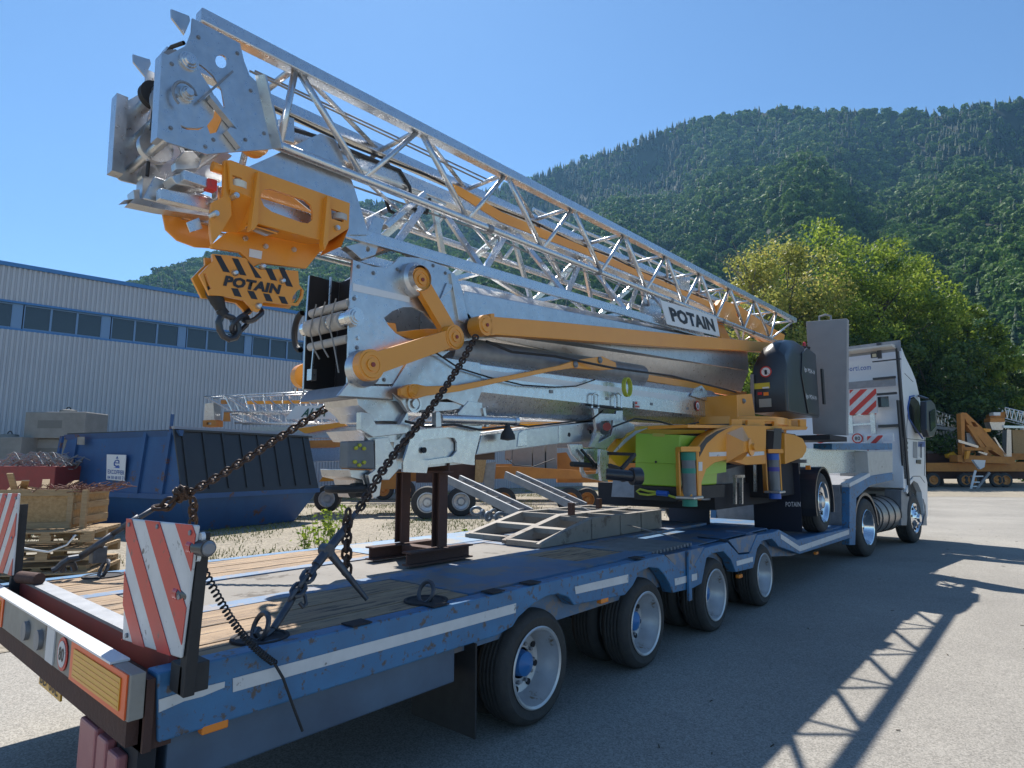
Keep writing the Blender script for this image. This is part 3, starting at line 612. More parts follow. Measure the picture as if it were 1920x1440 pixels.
# marker boards
def marker(c,sl,off,per,flip=False):
    th=V((0,.012,0)); mb=MB(); mb.hexa([c[3],c[2],V(c[2])+th,V(c[3])+th,c[0],c[1],V(c[1])+th,V(c[0])+th]); o=mb.build('marker_board','refl',T,bevel=.006)
    stripes('red_stripe',c,per,.5,sl,off,'red',o,(0,-1,0),.001,.002)
    mb=MB()
    for u,v in ((.06,.95),(.94,.94),(.5,.96),(.9,.45),(.1,.05)): p=quad(c,u,v); mb.cyl(p,p-V((0,.008,0)),.009,n=10)
    mb.build('rivet','galvd',o); return o
cR=[ony(238,972,.95),ony(370,985,.95),ony(338,1235,.95),ony(229,1200,.95)]
marker(cR,.78,-.13,.43)
cL=[V((-2.98,.95,1.40)),V((-2.37,.95,1.42)),V((-2.33,.95,.93)),V((-2.92,.95,.90))]
marker(cL,-.78,-.1,.43)
mb=MB(); 
for x in (.10,): mb.beam((.115,.985,.80),(.165,.985,1.36),.05,.04,up=(0,1,0)); mb.box((.02,.965,.80),(.12,1.06,.90)); mb.beam((.02,1.03,1.08),(-.35,1.05,1.02),.02)
mb.build('marker_post','black',T,bevel=.004)
mb=MB(); mb.beam((-2.4,.985,.80),(-2.42,.985,1.35),.05,.05); mb.build('marker_post','black',T)
for px,py in ((392,1025),(366,1112)):
    p=ony(px,py,1.0); mb=MB(); mb.cyl(p-V((.02,.03,0)),p+V((.045,-.022,0)),.029,n=20); l=mb.build('position_lamp','blackp',T)
    mb=MB(); mb.cyl(p-V((.055,.03,0)),p-V((.021,.03,0)),.030,.030,n=20); mb.build('lens','redl',l); mb=MB(); mb.cyl(p+V((.046,-.022,0)),p+V((.058,-.024,0)),.026,.018,n=20); mb.build('lens','glassl',l)
for px,py in ((382,1007),(373,1044),(361,1092)): p=ony(px,py,.975); mb=MB(); mb.lathe(p,(0,-1,0),[(0,.001),(.012,.014),(.012,.016),(0,.018)],16); mb.build('white_bolt','white',T)
# coiled cable
A=ony(375,1055,1.02); B=V((.03,1.36,.80)); mb=MB(); pts=[]; n=34*10
for i in range(n+1):
    t=i/n; c=A+(B-A)*t-V((0,0,.05*math.sin(math.pi*t))); a=t*34*6.283; d=(B-A).normalized(); x=d.cross(V((0,0,1))).normalized(); y=d.cross(x); pts.append(c+(x*math.cos(a)+y*math.sin(a))*.012)
mb.tube(pts,.0038,5); q=V((.045,1.45,.60)); mb.tube([B,B+V((.02,.03,-.06)),q,V((.03,1.5,.5))],.006,6); mb.build('coiled_cable','black',T)
# lashing pocket with ring
def lash(x,y):
    mb=MB(); mb.lathe((x,y,ZD-.004),(0,0,1),[(0,.001),(.002,.10),(.008,.105),(.008,.12),(0,.122)],28); mb.build('lashing_pocket','dark',T)
    mb=MB(); mb.tube([V((x,y,ZD+.04))+V((.055*math.cos(a),.02*math.sin(a),.055*math.sin(a))) for a in [i*6.283/16 for i in range(16)]],.012,6,True); mb.build('lashing_ring','chaing',T)
lash(-.17,1.40); lash(-2.38,1.45); lash(-.17,2.35)
# gooseneck, turned a little to the right with the tractor
TA=R(7); TL_=V((math.sin(TA),math.cos(TA),0)); TN=V((math.cos(TA),-math.sin(TA),0)); TP=V((0,11.5,0))
def tp(px,py,off=0): return onplane(px,py,TP+TN*off,TN)
def tr(l,lat,z): p=TP+TL_*l+TN*lat; return V((p.x,p.y,z))
mb=MB(); mb.prism([tp(*p) for p in [(1593,912),(1630,893),(1674,886),(1674,900),(1632,910),(1606,934),(1604,1022),(1593,1022)]],-TN*.12); mb.build('gooseneck_beam','blue',T,bevel=.008)
mb=MB(); mb.prism([tp(*p)-TN*2.40 for p in [(1593,912),(1630,893),(1674,886),(1674,900),(1632,910),(1606,934),(1604,1022),(1593,1022)]],-TN*.12); mb.build('gooseneck_beam','blue',T)
mb=MB(); mb.prism([tp(*p) for p in [(1593,906),(1630,887),(1632,893),(1593,914)]],-TN*.14); mb.build('reflective_tape','refl',T)
mb=MB(); mb.hexa([tr(.02,-2.4,.55),tr(.02,-.12,.55),tr(.1,-.12,.55),tr(.1,-2.4,.55),tr(.02,-2.4,1.25),tr(.02,-.12,1.25),tr(.1,-.12,1.25),tr(.1,-2.4,1.25)]); mb.hexa([tr(.0,-2.3,1.1),tr(.0,-.12,1.1),tr(2.9,-.12,1.27),tr(2.9,-2.3,1.27),tr(0,-2.3,1.24),tr(0,-.12,1.24),tr(2.9,-.12,1.40),tr(2.9,-2.3,1.40)]); mb.build('gooseneck','galvd',T)
mb=MB(); mb.prism([tr(-1.2,-.25,1.44),tr(2.1,-.25,1.44),tr(2.2,-.25,1.52),tr(2.2,-.25,1.85),tr(-1.2,-.25,1.85)],-TN*.05); mb.build('aluminium_side_board','galvb',T)
mb=MB(); mb.prism([tp(*p,-.02) for p in [(1627,846),(1674,846),(1674,890),(1630,893)]],-TN*.5); mb.build('front_locker','bump2',T,bevel=.01)
mb=MB(); mb.prism([tp(*p,-.1) for p in [(1560,831),(1673,831),(1673,843),(1560,843)]],-TN*.3); mb.build('gooseneck_rail','blue',T)
# ================= TRACTOR UNIT =================
K=thing('truck_tractor','white truck tractor coupled to the blue low loader, roof spoiler and black mirror','truck',(-.8,14.8,0))
cab=[(1691,652),(1697,668),(1709,692),(1717,712),(1723,738),(1728,765),(1735,800),(1736,893),(1739,905),(1740,965),(1735,982),(1725,986),(1732,962),(1730,925),(1722,903),(1713,897),(1706,905),(1703,922),(1694,915)]
mb=MB(); mb.prism([tp(*p) for p in cab],-TN*2.45); mb.build('cab','white',K,bevel=.03)
lr=(tp(1692,800)-TP).dot(TL_)   # cab rear plane position
def rp(px,py,o=0): return onplane(px,py,TP+TL_*(lr-o),TL_)
def rpz(lat,z,o=0): return tr(lr-o,lat,z)
def rbox(name,a,b_,m,o=0,th=.03,bevel=0,parent=None):
    A_=rp(a[0],b_[1],o); B_=rp(b_[0],a[1],o); u=TN*((B_-A_).dot(TN)); w=V((0,0,B_.z-A_.z)); mb=MB(); mb.obox(A_,u,-TL_*th,w); return mb.build(name,m,parent or K,bevel=bevel)
mb=MB(); z1=rp(1690,645).z
mb.prism([tr(lr-.28,0,z1-.02),tr(lr+.1,0,z1+.0),tr(lr+.1,0,z1-.10),tr(lr-.28,0,z1-.06)],-TN*2.4); mb.build('roof_spoiler',mat('cream_panel',(.55,.52,.47),.5),K)
mb=MB(); mb.prism([tr(lr-.02,.03,.95),tr(lr+.10,.03,.95),tr(lr+.10,.03,z1-.03),tr(lr-.02,.03,z1-.08)],-TN*.04); mb.prism([tr(lr-.16,.0,1.3),tr(lr-.03,.0,1.3),tr(lr-.03,.0,2.9),tr(lr-.16,.0,2.9)],-TN*.03);mb.build('side_fairing_edge','black',K)
for a,b_ in (((1637,672),(1690,680)),((1638,705),(1680,713)),((1644,735),(1682,742)),((1648,795),(1690,802)),((1647,642),(1652,673))): rbox('fairing_bracket',a,b_,'blackp',.0,.05)
rbox('dark_seam',(1500,658),(1690,662),'galvd',0,.02); rbox('dark_seam',(1500,723),(1680,725),'galvd',0,.02)
wl=rbox('work_lamp',(1634,661),(1645,672),'blackp',.02,.05,.01); rbox('lens',(1636,663),(1643,670),mat('warm_lens',(.5,.45,.3),.3),.075,.01,parent=wl)
rbox('rear_window',(1647,743),(1666,764),'window',0,.015,.004)
text('lettering','sporti.com',rp(1583,700,.012),rp(1633,696,.012),rp(1583,688,.012),M['inkb'],K,bold=.015,depth=0)
mk=rbox('warning_board',(1593,731),(1643,777),'refl',.13,.02)
cT=[rp(1593,731,.153),rp(1643,729,.153),rp(1643,777,.153),rp(1593,779,.153)]
stripes('red_stripe',cT,.52,.5,-1.05,-.1,'red',mk,-TL_,.001,.002)
for px in (1596,1638): mb=MB(); mb.obox(rp(px-3,813,.05),TN*.09,-TL_*.05,(0,0,.6)); mb.build('rack_rail','galvb',K)
mb=MB()
for py in (779,797): mb.beam(rp(1594,py,.07),rp(1642,py-3,.07),.04)
mb.build('ladder_rack','galvb',K)
hd=rbox('headboard',(1515,813),(1676,831),'white',.5,.04)
for px,s in ((1608,'80'),(1538,'70')):
    c=rp(px,822,.56); mb=MB(); mb.cyl(c,c-TL_*.006,.105,n=28); d_=mb.build('speed_disc','red',hd); mb=MB(); mb.cyl(c-TL_*.007,c-TL_*.010,.08,n=28); mb.build('disc_face','refl',hd)
    text('lettering',s,c-TL_*.012-TN*.052-V((0,0,.04)),c-TL_*.012+TN*.052-V((0,0,.04)),c-TL_*.012-TN*.052+V((0,0,.04)),M['ink'],hd,bold=.02,depth=0)
mk=rbox('warning_board',(1626,818),(1655,843),'refl',.75,.02); cT=[rp(1626,818,.773),rp(1655,816,.773),rp(1655,843,.773),rp(1626,845,.773)]; stripes('red_stripe',cT,.8,.5,-1.0,-.1,'red',mk,-TL_,.001,.002)
# door window, blue line, arch, mirror
mb=MB(); mb.prism([tp(*p,.004) for p in [(1706,747),(1713,744),(1722,753),(1731,780),(1734,812),(1716,812),(1706,790),(1703,766)]],TN*.004); mb.build('door_window','window',K)
mb=MB(); mb.tube([tp(*p,.01) for p in [(1730,822),(1714,800),(1704,785),(1702,765),(1706,744),(1714,742)]],.018,5); mb.build('blue_trim_line','inkb',K)
mb=MB()
for k in range(5): mb.prism([tp(*p,.004) for p in [(1722+k*2.6,828),(1723.6+k*2.6,828),(1723.6+k*2.6,838),(1722+k*2.6,838)]],TN*.003)
mb.build('door_lettering','inkb',K)
mb=MB(); mb.prism([tp(*p,.004) for p in [(1712,828),(1720,829),(1720,860),(1712,858)]],TN*.002); mb.build('door_handle_recess','dark' if 0 else 'galvd',K)
mb=MB(); c=tp(1722,950,0); mb.prism([tp(*p,.02) for p in [(1699,922),(1704,905),(1713,895),(1723,900),(1731,920),(1734,950),(1733,965),(1731,948),(1728,922),(1721,906),(1713,901),(1707,909),(1702,926)]],-TN*.1); mb.build('wheel_arch','white',K)
mp=[tp(*p,.28) for p in [(1737,752),(1746,750),(1753,758),(1757,772),(1757,806),(1751,818),(1743,820),(1738,806)]]
mb=MB(); mb.prism(mp,-TN*.12); mb.beam(tp(1722,742,.0),tp(1740,748,.25),.05); mb.beam(tp(1735,812,.0),tp(1742,815,.25),.04); mi=mb.build('wing_mirror','blackp',K,bevel=.02)
mb=MB(); mb.obox(tr(3.9,.30,2.25),TN*.0+TL_*0+TN*.22,-TL_*.01,V((0,0,.55))); 
mb=MB(); mb.prism([tp(*p,.29) for p in [(1743,772),(1753,766),(1754,800),(1745,810)]],TN*.005); mb.build('mirror_glass','window',mi)
for pts in ([(1703,760),(1700,800),(1701,860),(1704,905)],[(1733,812),(1734,860),(1733,892)],[(1696,700),(1712,716)],[(1700,905),(1712,893),(1725,893),(1734,905)],[(1697,822),(1735,826)]):
    mb=MB(); mb.tube([tp(*p,.002) for p in pts],.006,4); mb.build('panel_seam','dark',K)
mb=MB(); mb.tube([tp(1727,832,.03),tp(1727,858,.03)],.012,6); mb.build('grab_rail','blackp',K)
mb=MB(); mb.prism([tp(*p,.006) for p in [(1718,862),(1726,862),(1726,870),(1718,869)]],TN*.012); mb.build('door_handle','blackp',K)
for k in range(3):
    mb=MB(); mb.prism([tp(1699,828+k*9,.004),tp(1702,828+k*9,.004),tp(1702,833+k*9,.004),tp(1699,833+k*9,.004)],TN*.006); mb.build('air_vent','blackp',K)
# wheels, tanks, chassis
def twheel(px,py,front): 
    c=tp(px,py,0); c.z=.50; return wheel(K,c,.50,.30,.28,1,ax=TN,rimm='chrome',front=front,hubm='chrome')
a=twheel(1628,980,False); wl2=wheel(K,a and V(WO[a.name])-TN*2.4,.50,.30,.28,-1,ax=TN,rimm='rim')
f_=twheel(1716,962,True)
h1=V(WO[a.name]); h2=V(WO[f_.name]); 
wheel(K,h2-TN*2.4,.50,.30,.28,-1,ax=TN,rimm='rim',front=True)
mb=MB(); mb.obox(tr(.2,-1.7,.6),TN*.9,TL_*3.8,(0,0,.35)); mb.cyl(h1-TN*.3,h1-TN*2.2,.12); mb.cyl(h2-TN*.3,h2-TN*2.2,.10); mb.build('chassis','dark',K)
mb=MB(); l1=(h1-TP).dot(TL_); mb.prism([tr(l1,-.02,.50)+TL_*math.cos(t)*.60+V((0,0,math.sin(t)*.60)) for t in [math.pi*i/14 for i in range(15)]]+[tr(l1,-.02,.50)+TL_*math.cos(t)*.55+V((0,0,math.sin(t)*.55)) for t in [math.pi-math.pi*i/14 for i in range(15)]],-TN*.5); mb.build('mudguard','blackp',K)
ta=tr(l1+.72,-.36,.62); tb_=tr((h2-TP).dot(TL_)-.72,-.36,.62); mb=MB(); mb.cyl(ta,tb_,.34,n=28); fk=mb.build('fuel_tank',mat('brushed_tank',(.45,.40,.36),.42,.8,(.36,.32,.29),5,.5),K)
mb=MB()
for k in range(4): p=ta+(tb_-ta)*(.08+.27*k); mb.cyl(p,p+TL_*.05,.348,n=28)
mb.build('tank_strap','black',fk)
mb=MB(); mb.prism([tp(*p,.01) for p in [(1729,935),(1734,948),(1736,985),(1728,985),(1733,960)]],TN*.02); mb.build('bumper_trim','galvd',K); mb=MB(); mb.prism([tp(*p,-.02) for p in [(1697,915),(1706,918),(1700,985),(1690,985),(1690,920)]],-TN*.3); mb.build('cab_step','galvd',K)
# ================= FOLDED SELF-ERECTING CRANE =================
CR=thing('tower_crane','folded galvanised and orange self erecting crane carried on the blue low loader','crane',(-1.27,6,.86))
XN,XF=-1.0,-1.54           # near and far planes of masts and jib
def pb(name,m,*items,bevel=.004,parent=None,label=None):
    """items: (outline px, X, thickness[, holes])"""
    for it in items: mb=MB(); mb.px(*it); o=mb.build(name,m,parent or CR,label,bevel=bevel)
    return o
def rods(name,m,pairs,r,parent=None,n=8,sq=False):
    mb=MB()
    for a,b_ in pairs:
        if sq: mb.beam(a,b_,r*2,r*2)
        else: mb.cyl(a,b_,r,n=n)
    return mb.build(name,m,parent or CR)
# ---- jib section A (upper truss), rectangular ----
tA=[(555,125),(787,247),(949,334),(1074,395),(1171,444),(1249,483),(1313,516),(1368,541),(1415,567),(1456,583),(1490,601)]
bA=[(682,336),(877,414),(1017,468),(1127,511),(1212,547),(1282,572),(1343,595),(1395,617),(1443,626)]
XA,XB=-.96,-1.46
TNp=[onx(*p,XA) for p in tA]; BNp=[onx(*p,XA) for p in bA]
# smooth the node lines (steel chords are straight)
def straight(P,k0,k1):
    a,b_=P[k0],P[k1]; return [a+(b_-a)*((p.y-a.y)/(b_.y-a.y)) for p in P]
TNs=straight(TNp,0,-1); BNs=straight(BNp,0,-2)
sh=V((XB-XA,0,0)); tipT=onx(372,34,XA); tipT=TNs[0]+(TNs[-1]-TNs[0])*((tipT.y-TNs[0].y)/(TNs[-1].y-TNs[0].y)); t2=onx(487,264,XA); tipB=BNs[0]+(BNs[-1]-BNs[0])*((t2.y-BNs[0].y)/(BNs[-1].y-BNs[0].y))
endT=TNs[-1]
for nm,a,b_,w in (('jib_chord',tipT,endT,.085),('jib_chord',tipB,BNs[-1]+(BNs[-1]-BNs[-2])*.3,.062)):
    for o in (V((0,0,0)),sh):
        mb=MB(); a2,b2=a+o,b_+o
        mb.beam(a2,b2,w,w) if w>.07 else mb.cyl(a2,b2,w/2,n=12); mb.build(nm,'galvb',CR,bevel=.008 if w>.07 else 0)
def lat(a,b_,r): mb=MB(); mb.cyl(a,b_,r,n=10); return mb.build('jib_brace','galvb',CR)
for o in (V((0,0,0)),sh):
    lat(TNs[0]+o,(BNs[0]+tipB)*.5+o+V((0,-.25,0)),.022)
    for i in range(len(BNs)): lat(TNs[i]+o,BNs[i]+o,.024); lat(BNs[i]+o,TNs[i+1]+o,.019)
    lat(TNs[-1]+o,BNs[-1]+o,.016)
for i in range(len(TNs)):
    f=TNs[i]+sh
    if i==0: lat(TNs[0],f+V((0,0,0)),.022)
    else: lat(TNs[i-1],f,.018); lat(f,TNs[i],.02)
for i in range(len(BNs)-1): lat(BNs[i],BNs[i+1]+sh,.014)
# jib tip fins
for o,X in ((0,XA-.02),(1,XB-.1)):
    pts=[onx(*p,-.95) for p in [(325,12),(359,25),(361,34),(350,60),(326,28)]]; k=V((X+.95,0,0)); mb=MB(); mb.prism([p+k for p in pts],(-.014,0,0)); mb.build('tip_fin','galv',CR)
# ---- tip head plates ----
NPo=[(315,103),(348,86),(359,60),(361,34),(450,81),(458,115),(468,141),(484,156),(515,260),(510,279),(432,285),(388,289),(312,266),(306,262)]
cres=[(369,116),(385,128),(400,142),(416,169),(421,198),(416,226),(406,248),(394,251),(388,236),(400,220),(404,198),(403,182),(397,169),(382,146),(368,124)]
hole2=circ(415,115,11,13,14,rot=-20); slot3=[(338,234),(350,239),(372,240),(384,237),(372,244),(350,243),(341,240)]
pb('head_plate','galv',(NPo,-.91,.014,[cres,hole2,slot3]),bevel=0)
q=[onx(*p,-.91)+V((-.68,0,0)) for p in NPo]; mb=MB(); mb.prism(q,(-.014,0,0)); mb.build('head_plate','galv',CR)
mb=MB(); a,b_=onx(315,103,-.91),onx(306,262,-.91); mb.prism([a,b_,b_+V((-.0,-.03,0)),a+V((0,-.03,0))],(-.09,0,0)); mb.build('plate_flange','galv',CR)
a=a+V((-.68,0,0)); b_=b_+V((-.68,0,0)); mb=MB(); mb.prism([a,b_,b_+V((0,-.06,0)),a+V((0,-.06,0))],(.09,0,0)); mb.build('plate_flange','galv',CR)
mb=MB(); A_,B_=onx(478,142,-.91),onx(510,279,-.91); mb.prism([A_,B_,B_+V((.06,.03,0)),A_+V((.06,.03,0))],(-.0,.012,0)); mb.build('plate_flange','galv',CR)
mb=MB(); mb.prism([onx(*p,-.905) for p in [(385,184),(396,186),(446,256),(447,276),(443,282),(418,250),(424,244),(437,248),(388,190)]],(.05,0,0)); mb.build('bent_bracket','galv',CR)
def pin(px,py,X,r,m='galvb',w=.04,name='pin',parent=None,rings=2):
    c=onx(px,py,X); mb=MB(); pr=[(-.06,r)]
    for k in range(rings+1): q=r*(1-.25*k); pr+=[(w*(k+1)/(rings+1),q),(w*(k+1)/(rings+1),q*.86)]
    pr.append((w,.001)); mb.lathe(c,(1,0,0),pr,24); return mb.build(name,m,parent or CR)
pin(354,115,-.905,.05,w=.03); pin(350,178,-.905,.04,w=.05)
mb=MB(); c=onx(347,178,-.87); mb.tube([c+V((0,.06*math.cos(t),.07*math.sin(t))) for t in [R(20+14*i) for i in range(17)]],.008,6); mb.beam(onx(372,190,-.88),onx(436,134,-.88),.012); mb.build('safety_clip','galvd',CR)
# shafts and pulleys between the head plates
def shaft(px,py,r,X0=-.92,X1=-1.6,m='galv',name='cross_shaft'): c=onx(px,py,-.91); mb=MB(); mb.cyl((X0,c.y,c.z),(X1,c.y,c.z),r,n=16); return mb.build(name,m,CR)
shaft(354,115,.035); shaft(350,178,.035); shaft(330,245,.025); shaft(420,270,.03)
def pulley(px,py,X,r,w=.05,m='orange'): c=onx(px,py,-.91); mb=MB(); mb.lathe((X,c.y,c.z),(1,0,0),[(0,.02),(0,r),(w*.15,r),(w*.5,r*.88),(w*.85,r),(w,r),(w,.02)],28); return mb.build('pulley',m,CR)
pulley(405,185,-1.18,.13); pulley(415,240,-1.25,.10,m='galvd'); pulley(350,178,-1.1,.12,m='galvd'); pulley(340,235,-1.3,.09,m='galv'); pulley(502,178,-1.22,.10); pulley(500,250,-1.1,.09); pulley(350,118,-1.4,.08,m='black'); pulley(350,115,-1.05,.10,m='galvd')
mb=MB(); c1=onx(300,105,-1.2); mb.tube([onx(330,95,-1.3),onx(318,104,-1.3),onx(296,140,-1.3),onx(288,200,-1.3),onx(276,330,-1.3)],.010,6); mb.tube([onx(345,80,-1.15),onx(322,88,-1.25),onx(305,110,-1.35)],.012,6); mb.build('hose','black',CR)
# inner sheet pieces at the tip
pb('inner_plate','galv',([(330,262),(342,290),(362,272),(388,289),(385,262),(350,240)],-1.2,.012),([(262,270),(300,150),(318,160),(322,270),(300,322)],-1.36,.012),bevel=0)
for pts,X in ([( (262,385),(255,392),(400,423),(416,402),(350,372),(262,368)),-1.05],):
    pass
# hoist bits under the tip (channels, rollers, grey casting)
mb=MB(); c=onx(275,335,-1.5); mb.cyl(c+V((.0,0,0)),c+V((.07,0,0)),.055,n=20); mb.build('end_roller','galv',CR)
pb('lower_bracket','galv',([(233,375),(262,372),(262,355),(250,356),(252,372),(244,380),(300,392),(400,407),(404,400),(330,380),(300,360),(290,335),(268,333),(266,372)],-1.35,.10),([(320,330),(345,322),(392,334),(396,352),(360,350),(330,345)],-1.05,.12),([(268,372),(290,330),(330,345),(405,372),(400,400),(330,388)],-1.2,.012),bevel=.004)
pb('channel_beam','galvb',([(345,318),(392,334),(392,352),(345,336)],-1.0,.05),([(300,352),(405,372),(416,384),(398,395),(300,372)],-1.1,.06))
pb('red_marking','red',([(390,333),(408,337),(407,358),(390,353)],-.985,.06))
pb('support_leg','galv',([(345,283),(362,283),(378,300),(372,316),(330,318),(328,305)],-1.05,.06),([(352,285),(395,290),(420,282),(436,292),(420,306),(380,310),(365,318)],-1.3,.012))
mb=MB(); a=onx(398,312,-.98); mb.cyl(a,onx(425,322,-.98),.03,n=14); mb.build('orange_spindle','orange',CR)
# sheet foot plate (large grey triangle)
pb('jib_foot_plate','galv',([(467,312),(510,293),(551,273),(601,250),(630,262),(662,345),(692,440),(640,440),(520,345)],-1.0,.008),bevel=0)
pb('jib_foot_plate','galv',([(530,215),(552,222),(552,268),(530,262)],-1.05,.03))
# ---- jib section B (lower, carries the trolley) ----
def lineX(p,q,X): return onx(*p,X),onx(*q,X)
XBn,XBf=-1.05,-1.50
b0,b1=onx(712,452,XBn),onx(1268,613,XBn); d=(b1-b0)/(b1.y-b0.y); def_=lambda y:b0+d*(y-b0.y)
bs,be=def_(1.45),def_(8.3)
for o in (0,XBf-XBn):
    s_=V((o,0,0)); mb=MB(); mb.beam(bs+s_,be+s_,.065,.08); mb.build('trolley_rail','galvb',CR,bevel=.006)
    mb=MB(); mb.beam(bs+s_+V((.045*(1 if o==0 else -1),0,-.055)),be+s_+V((.045*(1 if o==0 else -1),0,-.055)),.03,.015); mb.build('rail_flange','galvb',CR)
XM=(XBn+XBf)/2
ap=[(809,364),(957,418),(1092,475),(1200,521),(1290,560)]; AP=[onx(*p,XM) for p in ap]; AP=straight(AP,0,-1)
ta=AP[0]+(AP[-1]-AP[0])*((1.9-AP[0].y)/(AP[-1].y-AP[0].y)); mb=MB(); mb.beam(ta,AP[-1]+(AP[-1]-AP[-2])*.6,.13,.11); mb.build('jib_top_chord','galvb',CR,bevel=.008)
nodes=[onx(*p,XBn) for p in [(740,462),(907,502),(1062,553),(1177,590),(1275,618)]]; nodes=[def_(p.y) for p in nodes]
for i,p in enumerate(AP):
    for o in (0,XBf-XBn):
        s_=V((o,0,0))
        for j in (i,i+1):
            if j<len(nodes): mb=MB(); mb.beam(p,nodes[j]+s_,.055,.03,up=(1,0,0)); mb.build('jib_brace','galvb',CR)
for j in range(len(nodes)): mb=MB(); mb.beam(nodes[j],nodes[j]+V((XBf-XBn,0,0)),.04); mb.build('cross_tube','galvb',CR)
for j in range(len(nodes)-1): mb=MB(); mb.beam(nodes[j],nodes[j+1]+V((XBf-XBn,0,0)),.035); mb.build('cross_tube','galvb',CR)
# tilted brace with end casting (grey) at the left of section B
pb('tilt_brace','galvb',([(722,420),(795,358),(802,366),(730,428)],-1.05,.07))
pb('tilt_brace','galvb',([(684,410),(742,380),(745,388),(688,420)],-1.25,.05))
pb('end_casting','galv',([(702,404),(722,412),(716,430),(712,455),(704,478),(678,486),(660,470),(648,462),(686,452),(690,430)],-1.02,.07,[circ(690,467,3.5,5,12)]))
# thin third jib section folded behind
c0_,c1_=onx(1000,392,-1.72),onx(1440,585,-1.72); e0_,e1_=onx(1010,430,-1.72),onx(1430,612,-1.72)
for k in (0,-.3):
    s_=V((k,0,0))
    for a,b_ in ((c0_,c1_),(e0_,e1_)): mb=MB(); mb.cyl(a+s_,b_+s_,.022,n=8); mb.build('folded_chord','galvb',CR)
    for i in range(9):
        t0,t1,t2=i/9,(i+.5)/9,(i+1)/9
        for p,q in ((c0_+(c1_-c0_)*t0,e0_+(e1_-e0_)*t1),(e0_+(e1_-e0_)*t1,c0_+(c1_-c0_)*t2)): mb=MB(); mb.cyl(p+s_,q+s_,.013,n=6); mb.build('folded_brace','galvb',CR)
# ropes along the jib
rods('hoist_rope','wire',[(onx(468,133,-1.1),onx(905,340,-1.1)),(onx(478,133,-1.2),onx(915,337,-1.2))],.007)
mb=MB(); mb.tube([onx(540,240,-1.1),onx(590,255,-1.15),onx(700,300,-1.2),onx(750,320,-1.2),onx(768,350,-1.2),onx(772,385,-1.2),onx(750,405,-1.2),onx(730,395,-1.2),onx(722,370,-1.2)],.014,6); mb.tube([onx(770,390,-1.2),onx(800,400,-1.2),onx(806,372,-1.2)],.014,6); mb.build('cable_loop','black',CR)
mb=MB(); A_=onx(700,318,-1.27); B_=onx(830,372,-1.27); mb.cyl(onx(655,312,-1.27),onx(745,347,-1.27),.06,n=16); mb.cyl(onx(745,347,-1.27),onx(830,385,-1.27),.045,n=16); mb.build('jib_cylinder','galv',CR)
# orange bar inside truss and thick orange fold arm
mb=MB(); mb.px([(850,345),(866,352),(940,397),(1081,456),(1202,509),(1345,572),(1342,582),(1268,547),(1159,503),(1102,478),(940,416),(872,373),(855,362)],-1.2,.03); mb.build('orange_tie_bar','orange',CR,bevel=.003)
pb('fold_arm','orange',([(1345,572),(1352,562),(1385,572),(1440,610),(1472,628),(1468,645),(1440,640),(1400,618),(1345,598)],-1.15,.08,[circ(1385,590,4,4,10)]))
pb('fold_arm','orange',([(1335,595),(1348,592),(1372,640),(1360,648)],-1.25,.05)); pb('fold_arm','orange',([(1395,612),(1410,616),(1448,642),(1430,644)],-1.35,.05))
pb('sheet_panel','galvb',([(1275,519),(1294,520),(1293,544),(1276,544)],-1.2,.01),([(1212,545),(1240,560),(1240,600),(1205,600),(1200,580)],-1.3,.01),bevel=0)
# name banner
bn=[(1238,562),(1343,594),(1350,631),(1251,608)]
X=-.93; nbp=[onx(*p,X) for p in bn]; mb=MB(); mb.prism(nbp,(-.008,0,0)); bo=mb.build('name_banner','white',CR)
uu=nbp[1]-nbp[0]; ww=nbp[3]-nbp[0]; o=V((.004,0,0)); text('lettering','POTAIN',nbp[3]+uu*.10-ww*.18+o,nbp[2]-uu*.07-ww*.18+o,nbp[0]+uu*.10+ww*.2+o,M['ink'],bo,bold=.05,depth=0)
# ---- upper mast: octagonal box ----
def octbeam(name,yA,sA,yB,sB,xc,hw,ch,m):
    """section given by (z of bottom, lower chamfer, upper chamfer, top) at both ends"""
    def sec(y,s_): zb,zl,zu,zt=s_; return [(xc-hw+ch,y,zb),(xc+hw-ch,y,zb),(xc+hw,y,zl),(xc+hw,y,zu),(xc+hw-ch,y,zt),(xc-hw+ch,y,zt),(xc-hw,y,zu),(xc-hw,y,zl)]
    a,b_=sec(yA,sA),sec(yB,sB); mb=MB(); mb.add(a+b_,[(i,(i+1)%8,8+(i+1)%8,8+i) for i in range(8)]+[tuple(range(7,-1,-1)),tuple(range(8,16))]); return mb.build(name,m,CR,bevel=.006)
def zat(px,py,X=XN): p=onx(px,py,X); return p.y,p.z
# near-face lines: ridge (top of lower facet) and bottom
y1=3.45; y2=10.0
def zl(p,q,y,X=XN): a,b_=onx(*p,X),onx(*q,X); return a.z+(b_.z-a.z)*(y-a.y)/(b_.y-a.y)
top_=lambda y: zl((868,545),(1207,612),y); rid=lambda y: zl((880,609),(1407,696),y); lo=lambda y: zl((1130,673),(1407,737),y)
print('mast z',[round(f(y),2) for y in (y1,y2) for f in (lo,rid,top_)])
octbeam('upper_mast',y1,(lo(y1),rid(y1),top_(y1),top_(y1)+.10),y2,(lo(y2)+.02,rid(y2),top_(y2)-.0,top_(y2)+.10),-1.27,.27,.14,'galv')
mb=MB(); mb.cyl(onx(835,655,-1.15),onx(1200,703,-1.15),.12,n=28); mb.build('erection_cylinder','galvd',CR)
